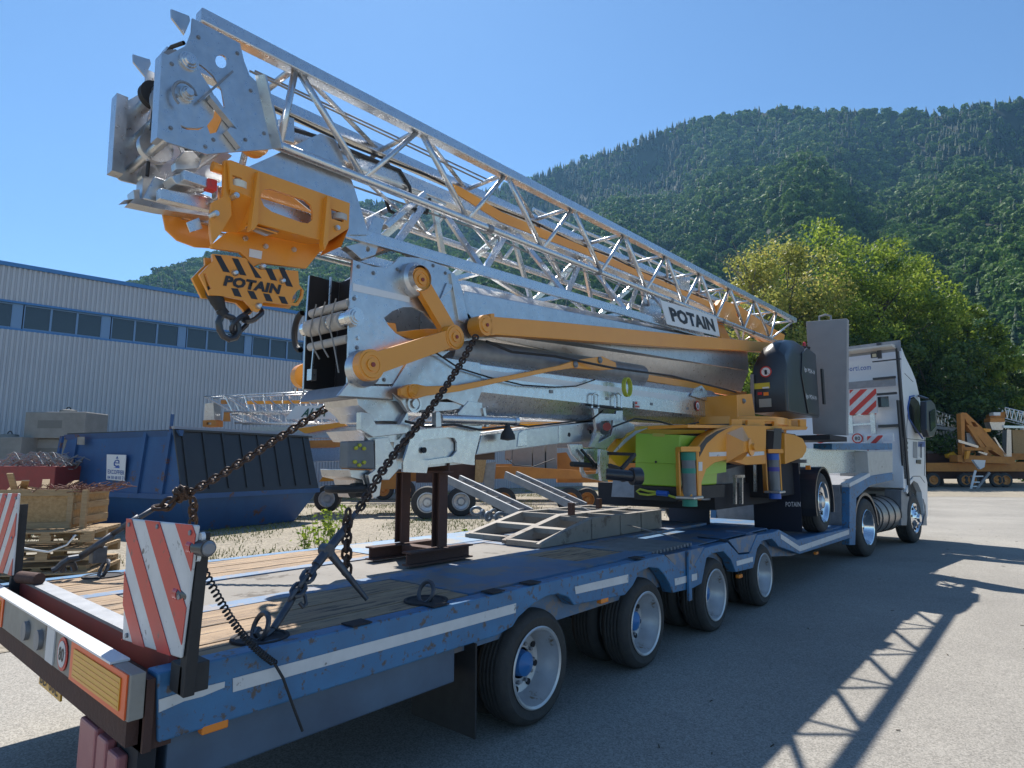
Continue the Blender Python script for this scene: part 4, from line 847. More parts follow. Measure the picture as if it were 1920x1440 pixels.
# big end plates of the upper mast
P1=[(662,487),(700,500),(726,502),(738,494),(750,481),(790,484),(835,500),(858,520),(868,548),(880,590),(892,612),(940,622),(930,632),(868,640),(800,690),(766,716),(745,720),(677,720),(652,718),(655,600)]
lens=[(720,596),(736,583),(756,576),(775,576),(795,585),(812,604),(850,612),(868,622),(845,640),(790,642),(762,636),(742,625),(728,610)]
pb('mast_end_plate','galv',(P1,-1.0,.02,[lens]),bevel=0)
q=[onx(*p,-1.0)+V((-.54,0,0)) for p in P1]; mb=MB(); mb.prism(q,(-.02,0,0)); mb.build('mast_end_plate','galv',CR)
e1,e2,e3,e4=[onx(*p,-1.0) for p in ((662,487),(655,600),(652,716),(652,740))]
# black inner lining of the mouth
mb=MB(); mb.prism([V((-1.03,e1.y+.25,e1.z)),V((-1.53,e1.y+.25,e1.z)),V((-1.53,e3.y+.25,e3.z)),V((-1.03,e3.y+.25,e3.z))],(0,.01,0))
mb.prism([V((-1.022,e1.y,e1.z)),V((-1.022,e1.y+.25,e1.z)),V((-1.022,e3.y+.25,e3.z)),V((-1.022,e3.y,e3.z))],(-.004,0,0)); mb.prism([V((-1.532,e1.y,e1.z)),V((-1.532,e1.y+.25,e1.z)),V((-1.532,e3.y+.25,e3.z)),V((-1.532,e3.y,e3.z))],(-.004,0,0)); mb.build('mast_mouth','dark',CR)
for z,r,m in ((onx(657,566,-1.0).z,.032,'strap'),(onx(648,632,-1.0).z,.03,'strap')):
    mb=MB(); mb.cyl((-1.03,e2.y+.02,z),(-1.5,e2.y+.02,z),r,n=16); mb.build('canvas_roll',m,CR)
z=onx(660,597,-1.0).z; mb=MB(); mb.cyl((-.96,e2.y+.01,z),(-1.56,e2.y+.01,z),.052,n=24); sh_=mb.build('mast_pulley_shaft','chrome',CR)
mb=MB(); mb.lathe((-.93,e2.y+.01,z),(1,0,0),[(-.06,.062),(0,.062),(.0,.05),(.012,.05),(.012,.035),(.022,.035),(.022,.001)],24); mb.build('shaft_cap','galvb',sh_)
for x0,x1 in ((-1.08,-1.2),(-1.24,-1.5)): mb=MB(); mb.cyl((x0,e2.y+.01,z),(x1,e2.y+.01,z),.062,n=24); mb.build('drum','strap',sh_)
mb=MB(); mb.tube([V((-1.58,e2.y+.02,z))+V((-.05-.10*math.sin(t),0,.14*math.cos(t))) for t in [math.pi*i/12 for i in range(13)]],.022,10); mb.build('bumper_hose','black',CR)
mb=MB()
for k,x in enumerate((-1.12,-1.25,-1.36)): mb.tube([(x+.03,e2.y-.05,z+.14),(x,e2.y-.06,z+.03),(x-.02,e2.y-.06,z-.05),(x+.01,e2.y-.04,z-.18),(x+.05,e2.y-.02,z-.25-.12*(k==0))],.006,6)
mb.build('mast_rope','wire',CR)
mb=MB(); mb.beam((-1.40,e2.y+.1,e1.z-.02),(-1.40,e2.y+.1,z+.1),.012); mb.build('hanging_rod','galvb',CR); mb=MB(); mb.beam((-1.42,e2.y+.0,z-.16),(-1.44,e2.y+.0,e3.z+.08),.012); mb.box((-1.48,e2.y-.01,e3.z+.05),(-1.42,e2.y+.03,e3.z+.13)); mb.build('hanging_rod','galvb',CR)
for p in ((667,557),(671,634)): pin(*p,-1.0,.014,rings=1,w=.012,name='bolt')
pb('white_strip','white',([(662,531),(768,556),(768,567),(662,545)],-.997,.004),bevel=0)
# raised weld ribs and emblem plates on the plate
pb('stiffener_rib','galv',([(845,512),(852,512),(868,548),(880,605),(872,606),(860,600)],-.98,.03),([(826,560),(838,530),(850,534),(846,545),(832,555)],-.985,.02))
# ---- lower plates and lower mast ----
P2=[(655,716),(677,720),(745,720),(800,690),(770,672),(780,665),(840,668),(900,678),(890,700),(880,770),(820,768),(760,775),(750,748),(734,738),(738,725),(676,718),(655,740)]
pb('lower_head_plate','galv',([(654,717),(680,722),(736,724),(768,672),(790,664),(900,680),(905,730),(890,768),(838,748),(812,752),(800,768),(764,772),(752,752),(736,738),(735,748),(634,742)],-.985,.03),bevel=.004)
pb('lower_head_box','galvd',([(677,720),(735,728),(738,750),(633,745),(652,722)],-1.02,.48))
octN=lambda y:(zl((870,776),(1340,797),y),zl((930,738),(1332,781),y),zl((790,668),(1330,741),y),zl((790,662),(1330,736),y)+.05)
print('lower mast', [round(v,2) for v in octN(2.95)],[round(v,2) for v in octN(8.7)])
octbeam('lower_mast',2.95,octN(2.95),8.7,octN(8.7),-1.27,.27,.10,'galvb')
pb('white_strip','white',([(792,677),(1273,742),(1273,752),(1045,722),(792,692)],-.998,.004),bevel=0)
pb('mast_saddle','galv',([(668,745),(745,752),(758,770),(775,808),(770,825),(745,790),(700,790),(690,775),(672,760)],-1.05,.40),([(676,772),(695,775),(705,795),(750,795),(765,770),(768,812),(700,820),(676,806)],-1.0,.05))
mb=MB(); mb.lathe(onx(778,757,-.97),(1,0,0),[(-.05,.065),(0,.065),(0,.05),(-.01,.05),(-.01,.035),(.01,.03),(.01,.001)],24); mb.build('eye_ring','galvb',CR)
pb('cross_bracket','galv',([(858,775),(878,752),(905,755),(905,798),(868,800)],-.98,.05),([(800,752),(885,755),(882,765),(820,772),(805,765)],-1.0,.05))
mb=MB(); mb.beam(onx(905,765,-.98),onx(912,800,-.98),.03); mb.build('small_post','galv',CR)
pb('small_post','galv',([(818,772),(826,772),(828,800),(818,802)],-.9,.05))
# ---- tow beam (chassis) ----
pb('tow_beam','galv',([(903,816),(1040,798),(1165,786),(1190,796),(1190,820),(1040,833),(893,853)],-1.03,.48),bevel=.006)
for p in ((983,820),(1067,815),(1107,810)): mb=MB(); c=onx(*p,-1.03); mb.cyl(c+V((-.02,0,0)),c+V((.003,0,0)),.022,n=14); mb.build('tow_beam_hole','dark',CR)
pb('beam_clamp','galvb',([(973,812),(981,806),(989,806),(989,836),(970,838)],-1.022,.02),([(1048,797),(1053,797),(1053,831),(1048,831)],-1.022,.01))
rec=[(785,832),(795,825),(840,820),(852,821),(857,830),(857,845),(848,856),(800,863),(788,862),(784,850)]
pb('tow_beam_head','galvb',([(776,807),(816,803),(905,796),(890,856),(890,872),(850,867),(803,872),(800,887),(756,885),(756,867),(769,825)],-.98,.02,[rec]),bevel=0)
pb('tow_beam_inner','galv',([(770,815),(895,805),(888,868),(765,880)],-1.01,.5))
mb=MB(); c=onx(794,844,-1.0); mb.cyl(c,c+V((.012,0,0)),.022,n=14); mb.build('tow_beam_hole','dark',CR)
pb('buffer_block','greyc',([(653,827),(702,825),(704,880),(652,878)],-.98,.10),bevel=.01)
for p in ((674,835),(667,840),(682,841),(665,866),(682,867),(673,872)): mb=MB(); c=onx(*p,-.978); mb.lathe(c,(1,0,0),[(-.01,.014),(.012,.012),(.018,.001)],12); mb.build('yellow_cap','ybolt',CR)
pb('hitch_frame','galv',([(703,822),(728,820),(740,845),(748,880),(730,900),(716,900),(712,930),(700,935),(690,890),(704,880)],-1.0,.04),([(655,880),(705,882),(712,900),(706,935),(690,935),(680,900),(658,895)],-1.05,.35))
pb('hitch_cross','galv',([(742,802),(776,800),(790,815),(770,855),(745,862),(738,840)],-1.03,.35),([(676,806),(762,808),(745,830),(690,826)],-1.03,.42))
c=onx(640,917,-1.1); mb=MB(); mb.tube([V((-1.1+.10*math.sin(t),onx(648,917,-1.1).y+.12*math.cos(t),c.z)) for t in [6.283*i/24 for i in range(24)]],.025,8,True); mb.cyl(onx(660,920,-1.08),onx(690,918,-1.08),.05,n=16); mb.build('tow_eye','black',CR)
# outrigger rod, horn lamp
mb=MB(); mb.cyl(onx(825,785,-.95),onx(962,790,-.95),.035,n=14); mb.cyl(onx(962,790,-.95),onx(968,790,-.95),.045,n=14); mb.build('stabiliser_tube','galvb',CR)
mb=MB(); c=onx(952,795,-.92); mb.lathe(c,(0,0,-1),[(0,.02),(.03,.025),(.09,.06),(.13,.065),(.14,.001)],20); mb.build('horn','black',CR)
# ---- orange linkage ----
def arm(name,p,q,r1,r2,X,th,m='orange'):
    mb=MB(); mb.prism(bar2(p,q,r1*.70,r2*.70,X-.004,th),(-th+.004,0,0)); o=mb.build(name,m,CR,bevel=.006)
    for c,r in ((p,r1),(q,r2)): c=onx(*c,X); k=MB(); k.cyl(c,c-V((th+.006,0,0)),r,n=28); k.build('arm_eye',m,o)
    for c,r in ((p,r1),(q,r2)):
        c=onx(*c,X); k=MB(); k.lathe(c,(1,0,0),[(0,r*.85),(.008,r*.82),(.008,r*.6),(.004,r*.58),(.004,r*.42),(.014,r*.40),(.014,.001)],24); d_=k.build('arm_pin',m,o)
        k=MB(); k.cyl(c+V((.014,0,0)),c+V((.022,0,0)),r*.15,n=10); k.build('pin_bolt','redd',d_)
    return o
XL=-.84
for X_,lab in ((XL,0),(-1.64,1)):
    if X_==XL: 
        arm('link_arm',(790,525),(853,633),.095,.095,XL-.07,.06); arm('link_arm',(697,684),(854,632),.105,.095,XL,.06)
    else:
        s_=V((X_-XL,0,0))
        for p,q in (((790,525),(853,633)),((697,684),(854,632))):
            mb=MB(); P_=[v+s_ for v in bar2(p,q,.09,.09,XL,.06)]; mb.prism(P_,(-.06,0,0)); mb.build('link_arm','orange',CR)
for p in ((785,522),(690,690)): mb=MB(); c=onx(*p,-.92); mb.lathe(c,(1,0,0),[(-.08,.13),(-.02,.125),(0,.10),(.04,.09)],28); mb.build('pin_boss','galv',CR)
mb=MB(); mb.px([(920,593),(1040,603),(1250,624),(1440,642),(1472,646),(1462,660),(1436,660),(1250,650),(1040,635),(922,627)],XL,.10); lb=mb.build('long_boom','orange',CR,bevel=.006)
mb=MB(); c=onx(910,610,XL); mb.lathe(c,(1,0,0),[(-.12,.085),(.01,.085),(.01,.06),(.02,.055),(.02,.001)],24); mb.build('boom_end','orange',lb,)
mb=MB(); c=onx(910,610,XL); mb.cyl(c+V((.02,0,0)),c+V((.03,0,0)),.014,n=10); mb.build('pin_bolt','redd',lb)
mb=MB(); mb.px([(920,588),(927,588),(928,628),(920,628)],XL+.01,.12); mb.build('boom_collar','orange',lb)
q=[onx(*p,XL)+V((-.86,0,0)) for p in [(920,593),(1440,642),(1472,646),(1436,660),(922,627)]]; mb=MB(); mb.prism(q,(-.08,0,0)); mb.build('long_boom','orange',CR)
# lower thin arm with fork
pb('tie_arm','orange',([(764,722),(782,720),(800,724),(860,722),(960,703),(1050,685),(1080,675),(1100,672),(1130,668),(1155,680),(1157,692),(1130,694),(1100,692),(1075,690),(1040,695),(960,712),(860,734),(800,742),(780,748),(764,746),(753,740),(753,728)],-.88,.05),bevel=.006)
for p in ((775,733),(1079,683),(1125,675)): pin(*p,-.875,.05 if p[0]<800 else .035,'orange' if p[0]<800 else 'galvd',w=.02)
pb('tie_arm','orange',([(1150,692),(1290,714),(1400,735),(1400,748),(1290,727),(1150,704)],-1.15,.05))
pb('inner_orange_plate','orange',([(722,604),(742,606),(745,622),(800,616),(850,618),(850,630),(790,640),(745,628),(730,618)],-1.12,.02),([(752,640),(772,642),(768,655),(758,652)],-1.12,.02))
pb('cable_guide','wire',([(560,0),(561,0),(561,1)],-.9,.001)) if 0 else None
mb=MB(); mb.tube([onx(*p,-.95) for p in [(815,660),(860,690),(915,707),(980,722),(1040,726),(1080,724),(1115,712)]],.007,6); mb.build('sagging_wire','black',CR)
# right end: cable ring, decals, motor, lugs
mb=MB(); c=onx(1173,726,-.9)
for k in range(4): mb.tube([c+V((.012*k,.072*math.cos(t),.10*math.sin(t))) for t in [6.283*i/24 for i in range(24)]],.008,6,True)
mb.build('cable_coil','yg',CR)
pb('lifting_lug','galvb',([(1296,742),(1304,728),(1316,723),(1326,735),(1325,751)],-.97,.02,[circ(1315,731,3,3,8)]),bevel=0)
mb=MB(); c=onx(1345,758,-.86); mb.cyl(c,c+V((0,.42,-.02)),.105,n=24); mt=mb.build('motor','galvb',CR)
mb=MB(); mb.lathe(c,(0,-1,0),[(0,.12),(.05,.115),(.07,.10),(.072,.001)],28); mb.build('motor_cap',mat('olive_cap',(.45,.47,.38),.4,.2),mt)
mb=MB(); mb.cyl(onx(1365,762,-.86),onx(1385,766,-.86),.10,n=18); mb.box(onx(1368,745,-.86)-V((.08,0,.02)),onx(1380,780,-.86)); mb.build('gearbox','galv',mt)
c=onx(1308,761,-.985); mb=MB(); mb.cyl(c,c+V((.002,0,0)),.068,n=24); pd=mb.build('warning_disc','red',CR); mb=MB(); mb.cyl(c+V((.002,0,0)),c+V((.004,0,0)),.05,n=24); mb.build('disc_face','white',pd)
mb=MB(); mb.cyl(c+V((.004,0,.01)),c+V((.005,0,.01)),.014,n=14); mb.box(c+V((.004,-.016,-.035)),c+V((.005,.016,.0))); mb.build('pictogram','ink',pd)
pb('warning_label','white',([(1190,752),(1200,753),(1200,766),(1190,765)],-.985,.003),bevel=0); pb('warning_label','red',([(1191,753),(1195,753),(1195,758),(1191,758)],-.981,.002),([(1191,760),(1199,761),(1199,764),(1191,764)],-.981,.002),bevel=0)
# ---- saddle bracket on tow beam right end and axle unit (grey castings) ----
pb('cradle','galv',([(1113,766),(1122,766),(1122,775),(1155,776),(1156,770),(1168,770),(1168,815),(1158,818),(1140,838),(1108,836),(1118,805),(1115,780)],-.93,.03,[[(1128,790),(1150,788),(1148,808),(1138,818),(1126,812),(1124,798)]]),bevel=.003)
pb('cradle','galv',([(1105,838),(1120,812),(1126,816),(1122,830),(1146,816),(1150,800),(1156,802),(1150,826),(1135,842)],-.88,.02),bevel=.003)
mb=MB(); mb.cyl(onx(1138,800,-.95),onx(1138,800,-.85),.045,n=8); mb.build('red_coupling','redd',CR)
for px in (1110,1153):
    mb=MB(); mb.tube([onx(px,765,-.97),onx(px,742,-.97),onx(px+3,738,-.97),onx(px+8,738,-.97),onx(px+12,742,-.97),onx(px+12,765,-.97)],.010,6); mb.build('u_bolt','galvb',CR)
mb=MB(); mb.box(onx(1105,760,-.96),onx(1168,766,-.96)-V((.5,0,0))); mb.build('clamp_bar','black',CR)
pb('axle_bracket','galvb',([(1066,833),(1092,833),(1094,842),(1135,840),(1142,862),(1138,900),(1130,902),(1095,895),(1090,885),(1088,866),(1073,852)],-.9,.02,[[(1096,850),(1106,852),(1122,872),(1120,888),(1100,890),(1094,880)]]),([(1125,842),(1142,846),(1140,904),(1128,902),(1124,870)],-.8,.03))
mb=MB(); mb.cyl(onx(1072,870,-.9),onx(1118,873,-.9),.025,n=12); mb.beam(onx(1090,843,-.87),onx(1120,878,-.87),.02); mb.beam(onx(1142,885,-.7),onx(1170,900,-.5),.04); mb.beam(onx(1140,850,-.7),onx(1190,852,-.4),.03); mb.beam(onx(1190,852,-.4),onx(1165,880,-.4),.03); mb.beam(onx(1165,880,-.4),onx(1142,872,-.7),.03); mb.build('support_frame','black',CR)
mb=MB(); a=onx(1158,888,-.45); b_=onx(1190,893,-.25); mb.cyl(a-V((0,.2,0)),b_-V((0,.02,0)),.05,n=20); mb.cyl(b_-V((.02,.03,0)),b_+V((.03,.05,0)),.078,n=28); mb.build('drive_motor','blackp',CR,bevel=.01)
# ---- green ballast / power box ----
YG=onx(1276,860,-.30).y
def gy(px,py,o=0): return ony(px,py,YG-o)
mb=MB(); mb.prism([gy(1191,812),gy(1276,815),gy(1271,913),gy(1190,909)],(0,1.0,0)); mb.build('green_tank','green',CR,bevel=.015)
mb=MB(); mb.prism([gy(1192,813,.02),gy(1275,816,.02),gy(1271,870,.02),gy(1191,867,.02)],(0,.019,0)); gd=mb.build('green_door','green',CR,bevel=.006)
mb=MB(); mb.prism([gy(1223,812,.024),gy(1246,813,.024),gy(1246,819,.024),gy(1224,818,.024)],(0,.003,0)); mb.build('door_label',mat('tan_label',(.45,.40,.08),.5),gd)
mb=MB(); c=gy(1230,866,.02); mb.cyl(c,c-V((0,.008,0)),.012,n=14); mb.build('door_lock','black',gd)
pb('green_tank','green',([(1320,870),(1362,862),(1362,885),(1318,892)],-.25,.6))
mb=MB(); mb.prism([gy(1189,910),gy(1273,914),gy(1272,940),gy(1189,936)],(0,1.2,0)); mb.build('base_tray','black',CR); mb=MB(); mb.tube([gy(*p,.04) for p in [(1240,925),(1215,928),(1200,926),(1194,921),(1200,917),(1215,921),(1235,923),(1270,934)]],.012,6); mb.build('power_cable','yg',CR)
mb=MB(); mb.cyl(gy(1232,924,.05),gy(1253,926,.05),.028,n=14); mb.build('blue_plug','bband',CR)
pb('chassis_box','galvd',([(1315,885),(1362,880),(1400,870),(1400,938),(1312,938)],-.6,1.2)); mb=MB(); mb.box((-2.2,7.3,1.05),(-.55,10.8,1.35)); mb.build('chassis_frame','dark',CR)
# ---- orange outriggers, turntable ----
O1=[(1309,838),(1325,818),(1345,806),(1375,797),(1435,798),(1437,800),(1436,870),(1400,872),(1362,862),(1340,868),(1325,880),(1316,905),(1316,938),(1296,936),(1302,900),(1309,870)]
pb('outrigger_leg','orange',(O1,-.15,.12),bevel=.01); pb('black_band','ink',([(1311,838),(1325,820),(1345,808),(1372,800),(1362,804),(1345,814),(1325,832),(1312,856)],-.146,.004),([(1452,803),(1466,803),(1464,850),(1449,846)],-.146,.004),bevel=0)
pb('reflective_label','refl',([(1330,848),(1362,847),(1362,855),(1330,856)],-.146,.004),([(1400,848),(1433,846),(1433,853),(1400,856)],-.146,.004),([(1310,866),(1317,866),(1317,883),(1310,883)],-.146,.003),bevel=0)
O2=[(1143,850),(1160,830),(1185,808),(1210,797),(1290,797),(1330,800),(1312,830),(1200,812),(1200,850),(1160,870),(1150,862)]
q=[onx(*p,-1.0) for p in [(1145,858),(1160,835),(1180,812),(1205,799),(1240,797),(1330,797),(1330,812),(1215,815),(1200,860),(1160,875)]]; mb=MB(); mb.prism(q,(-.12,0,0)); mb.build('outrigger_leg','yellow',CR,bevel=.01)
pb('reflective_label','refl',([(1151,846),(1170,825),(1192,808),(1216,802),(1195,812),(1175,828),(1152,850)],-.99,.006),bevel=0)
def cone(px,py,w,X,flip=False):
    # pyramid bracket with mushroom peg facing the viewer
    a=[onx(*p,X) for p in w[0]]; b_=[onx(*p,X+.16) for p in w[1]]; mb=MB(); n=len(a); mb.add(a+b_,[(i,(i+1)%n,n+(i+1)%n,n+i) for i in range(n)]+[tuple(range(n,2*n))]); return mb.build('pad_bracket','orange',CR)
cone(0,0,([(1362,812),(1362,868),(1392,862),(1392,800)],[(1395,828),(1395,848),(1406,846),(1406,826)]),-.15)
mb=MB(); c=onx(1408,838,.02); mb.lathe(c,(1,0,0),[(-.03,.05),(-.01,.10),(.01,.10),(.02,.04),(.05,.04),(.05,.001)],20); mb.build('pad_peg','orange',CR)
pb('outrigger_leg','orange',([(1472,812),(1490,815),(1505,822),(1513,838),(1512,846),(1505,858),(1473,870)],-.15,.5),bevel=.01); pb('outrigger_leg','orange',([(1437,800),(1475,800),(1475,812),(1472,866),(1437,868)],-.35,.3),bevel=.01)
tt=[(1325,783),(1365,778),(1510,783),(1515,800),(1508,806),(1325,800)]
c=V((-1.1,onx(1430,790,-.3).y,0)); z0=onx(1430,802,-.3).z
mb=MB(); mb.cyl((-1.1,9.0,2.14),(-1.1,9.0,2.24),.92,n=48); mb.build('slewing_ring','orange',CR); mb=MB(); mb.cyl((-1.1,9.0,2.05),(-1.1,9.0,2.14),.85,n=48); mb.build('slewing_gear','galvd',CR)
pb('turntable_plate','orange',([(1372,786),(1505,786),(1512,792),(1512,803),(1372,802)],-.22,.03,[[(1392,788),(1402,788),(1402,797),(1392,797)],[(1434,790),(1452,790),(1452,799),(1434,799)],[(1484,788),(1500,788),(1500,800),(1484,800)]]),([(1290,796),(1515,800),(1512,806),(1290,802)],-.2,.45),bevel=.003)
pb('mast_foot','orange',([(1382,740),(1410,738),(1418,790),(1384,792)],-.55,.5,),bevel=.008); pin(1394,752,-.545,.035,'galvd',w=.03)
mb=MB(); mb.box((-.3,8.5,1.15),(-2.2,9.9,2.05)); mb.build('turntable_base','dark',CR,bevel=.02)
# levelling jacks
def jack(px,top,bot,X,band,base):
    a=onx(px,top,X); b_=onx(px,bot,X); b_=V((a.x,a.y,b_.z)); mb=MB(); mb.cyl(a,b_,.068,n=28); j=mb.build('levelling_jack','greyc',CR)
    mb=MB(); mb.cyl(a+V((0,0,.01)),a-V((0,0,.07)),.073,n=28); mb.build('jack_collar',base,j); h=a.z-b_.z
    mb=MB(); mb.cyl(a-V((0,0,h*.33)),a-V((0,0,h*.44)),.071,n=28); mb.build('jack_band',band,j)
    mb=MB(); mb.box(b_-V((.10,.11,.0)),b_+V((.10,.11,.03))); mb.build('jack_flange','galv',j,bevel=.01); mb=MB(); mb.cyl(b_-V((0,0,.001)),b_-V((0,0,.07)),.072,n=28); mb.build('jack_foot',base,j)
    
    for s_ in (-1,1):
        c=a+V((.755,.64,0))*.09*s_; mb=MB(); mb.obox(V((c.x,c.y,b_.z))-V((.755,.64,0))*.008,V((.755,.64,0))*.016,V((-.64,.755,0))*.12,(0,0,h+.05)); mb.build('jack_cheek','orange',j)
    mb=MB(); mb.obox(V((a.x,a.y,a.z+.015))-V((.755,.64,0))*.095-V((-.64,.755,0))*.1,V((.755,.64,0))*.19,V((-.64,.755,0))*.2,(0,0,.05)); mb.build('jack_top','orange',j)
jack(1290,850,936,-.2,'gband','gband'); jack(1449,852,925,-.12,'purple','bband')
mb=MB()
for a,b_ in (((1378,893),(1378,945)),((1376,893),(1394,893)),((1416,868),(1416,922)),((1428,868),(1428,905)),((1410,868),(1440,868)),((1390,895),(1390,945))): mb.beam(onx(*a,-.45),onx(*b_,-.45),.035)
mb.box(onx(1418,905,-.6),onx(1436,918,-.6)-V((.2,0,0))); mb.build('parking_prop','galvb',CR)
# ---- transport axle ----
for c,s in ((V((-.05,10.2,1.03)),1),(V((-2.49,10.2,1.03)),-1)):
    wheel(CR,c,.45,.30,.28,s,dish=.06,rimm='chrome' if s>0 else 'rim',hubm='galv')
    mb=MB(); x=c.x-.14*s; P_=[V((x,c.y,c.z))+V((0,math.cos(t)*.53,math.sin(t)*.53)) for t in [R(200-220*i/18) for i in range(19)]]; P2_=[V((x,c.y,c.z))+V((0,math.cos(t)*.50,math.sin(t)*.50)) for t in [R(-20+220*i/18) for i in range(19)]]
    mb.prism([p+V((.16,0,0)) for p in P_+P2_],(-.32,0,0)); mb.build('mudguard','blackp',CR)
mb=MB(); mb.cyl((-.3,10.2,1.03),(-2.3,10.2,1.03),.08); mb.build('axle','dark',CR)
fl=mat('dark_flap',(.012,.014,.03),.6); mb=MB(); mb.box((-.9,9.62,.62),(-.22,9.635,1.62)); fp=mb.build('mudflap',fl,CR); mb=MB(); mb.box((-2.3,9.62,.62),(-1.6,9.635,1.62)); mb.build('mudflap',fl,CR); mb=MB(); mb.beam((-2.3,9.6,1.64),(-.1,9.6,1.64),.05,.05); mb.build('flap_bar','galvd',CR)
text('lettering','POTAIN',ony(1473,950,9.61),ony(1501,950,9.61),ony(1473,941,9.61),M['wtext'],fp,bold=.02,depth=0)
mb=MB(); c=V((-.10,9.66,1.55)); mb.box(c-V((.03,.02,.03)),c+V((.03,.02,.03))); mb.build('side_lamp','amber',CR)
# ---- black control cabinet cover ----
y0=9.5; ya=11.15
prof=[(y0,2.37),(y0-.03,3.0),(y0+.02,3.25),(y0+.15,3.45),(y0+.40,3.56),(y0+.9,3.57),(ya,3.50),(ya,2.33)]
def sec(y,dz,ins): return [(x,y,z) for x,z in [(-.82+ins,2.37),(-.27-ins,2.37),(-.265-ins,3.15+dz),(-.29-ins,3.32+dz),(-.37-ins*.5,3.42+dz),(-.5,3.43+dz),(-.64,3.36+dz),(-.75+ins,3.2+dz),(-.82+ins,2.95+dz)]]
mb=MB(); S_=[sec(9.47,-.22,.03),sec(9.5,-.12,.0),sec(9.65,.02,0),sec(9.9,.10,0),sec(10.3,.15,0),sec(10.8,.13,0),sec(11.15,.05,0)]
mb.add([p for q in S_ for p in q],[(i*9+j,i*9+(j+1)%9,(i+1)*9+(j+1)%9,(i+1)*9+j) for i in range(6) for j in range(9)]+[tuple(range(8,-1,-1)),tuple(range(54,63))],True); cb=mb.build('control_cabinet','blackp',CR,bevel=.012)
mb=MB(); mb.prism([V((-.262,y,z)) for y,z in [(10.45,2.4),(10.2,3.0),(10.3,3.35),(10.6,3.48),(11.1,3.44),(11.1,2.4)]],(.012,0,0)); mb.build('cabinet_panel','blackp',cb,bevel=.01)
for z in (3.05,2.62): text('lettering','Igo M24-19',V((-.246,10.35,z)),V((-.246,10.95,z)),V((-.246,10.35,z+.09)),M['wtext'],cb,bold=.01,depth=0)
c=ony(1436,697,9.465); mb=MB(); mb.cyl(c,c-V((0,.004,0)),.085,n=24); d_=mb.build('prohibition_disc','red',cb); mb=MB(); mb.cyl(c-V((0,.005,0)),c-V((0,.006,0)),.065,n=24); mb.build('disc_face','white',d_); mb=MB(); mb.beam(c-V((.05,.007,-.04)),c+V((.05,-.007,-.04)),.014,.002); mb.cyl(c-V((.0,.007,-.01)),c-V((.0,.008,-.01)),.02,n=10); mb.box(c-V((.018,.008,.045)),c-V((-.018,.007,.0))); mb.build('pictogram','ink',d_)
def cbx(name,a,b_,m,th=.006): A_=ony(a[0],b_[1],9.46); B_=ony(b_[0],a[1],9.46); mb=MB(); mb.box(A_,B_-V((0,th,0))); return mb.build(name,m,cb)
cbx('warning_label','ybolt',(0,0),(1,1)) if 0 else None
lab=cbx('warning_label',(1414,717),(1443,730),mat('yellow_label',(.55,.45,.04),.5)); cbx('label_text',(1430,725),(1442,729),'white',.009)
cbx('reflector_label',(1421,735),(1429,741),'redl'); cbx('reflector_label',(1432,735),(1441,742),'amber'); cbx('data_plate',(1424,747),(1446,764),mat('grey_plate',(.33,.33,.30),.5))
mb=MB(); mb.beam(ony(1410,702,9.44),ony(1412,775,9.44),.05,.02); mb.build('cover_edge','galvd',cb)
for x,m in ((1481,'amber'),(1488,'gband'),(1508,'redl')): c=onx(x,647,-.5); mb=MB(); mb.lathe(c,(0,0,1),[(-.06,.03),(.04,.03),(.06,.001)],14); mb.build('beacon',m,CR)
pb('beacon_bracket','black',([(1474,652),(1500,648),(1520,650),(1518,658),(1474,658)],-.45,.2))
mb=MB(); mb.box((-.22,11.2,2.6),(-.19,11.3,3.2)); mb.build('cabinet_handle','black',cb)
# ---- grey ballast slab ----
A_=ony(1511,603,11.75); B_=ony(1588,597,11.75); C_=ony(1587,816,11.75); D_=ony(1527,814,11.75); D_.x=A_.x
mb=MB(); mb.prism([A_,B_,C_,D_],(0,.16,0)); sl_=mb.build('ballast_slab','slab',CR,bevel=.008)
pb('ballast_support','orange',([(1470,785),(1512,786),(1512,806),(1470,806)],-.7,.5)); mb=MB(); mb.box((-.95,10.6,1.98),(.0,11.74,2.06)); mb.build('ballast_fork','dark',CR)
mb=MB(); mb.tube([(-.33,11.83,4.12),(-.33,11.83,4.24),(-.22,11.83,4.26),(-.14,11.83,4.22),(-.14,11.83,4.12)],.02,6); mb.build('lifting_loop','slab',sl_)

# ---- hoses, bolts and straps that break up the plates ----
for px,py in [(672,500),(700,512),(664,560),(669,652),(665,700),(720,712),(780,500),(835,512),(860,545),(878,600),(745,505),(812,498)]:
    c=onx(px,py,-1.0); mb=MB(); mb.lathe(c,(1,0,0),[(0,.016),(.003,.016),(.003,.010),(.012,.009),(.012,.001)],8); mb.build('bolt','galvd',CR)
for px,py in [(322,120),(320,240),(385,275),(460,262),(495,250),(470,170),(445,100),(372,70),(400,262),(330,180)]:
    c=onx(px,py,-.91); mb=MB(); mb.lathe(c,(1,0,0),[(0,.012),(.003,.012),(.003,.008),(.010,.007),(.010,.001)],8); mb.build('bolt','galvd',CR)
for pts,r,m in (([(912,640),(960,660),(1040,668),(1150,690),(1260,705),(1380,735)],.012,'black'),([(760,790),(800,800),(850,796),(900,806),(950,800)],.010,'black'),([(930,792),(990,800),(1060,792),(1110,786),(1130,770)],.009,'black'),([(1150,800),(1190,785),(1235,790),(1270,800),(1310,792)],.010,'black'),([(1340,868),(1350,890),(1345,915),(1360,930)],.012,'black'),([(1400,875),(1405,900),(1398,930)],.012,'black'),([(1435,880),(1420,895),(1425,920)],.010,'black')):
    mb=MB(); mb.tube([onx(*p,-.93 if p[0]<1120 else -.75) for p in pts],r,6); mb.build('hose',m,CR)
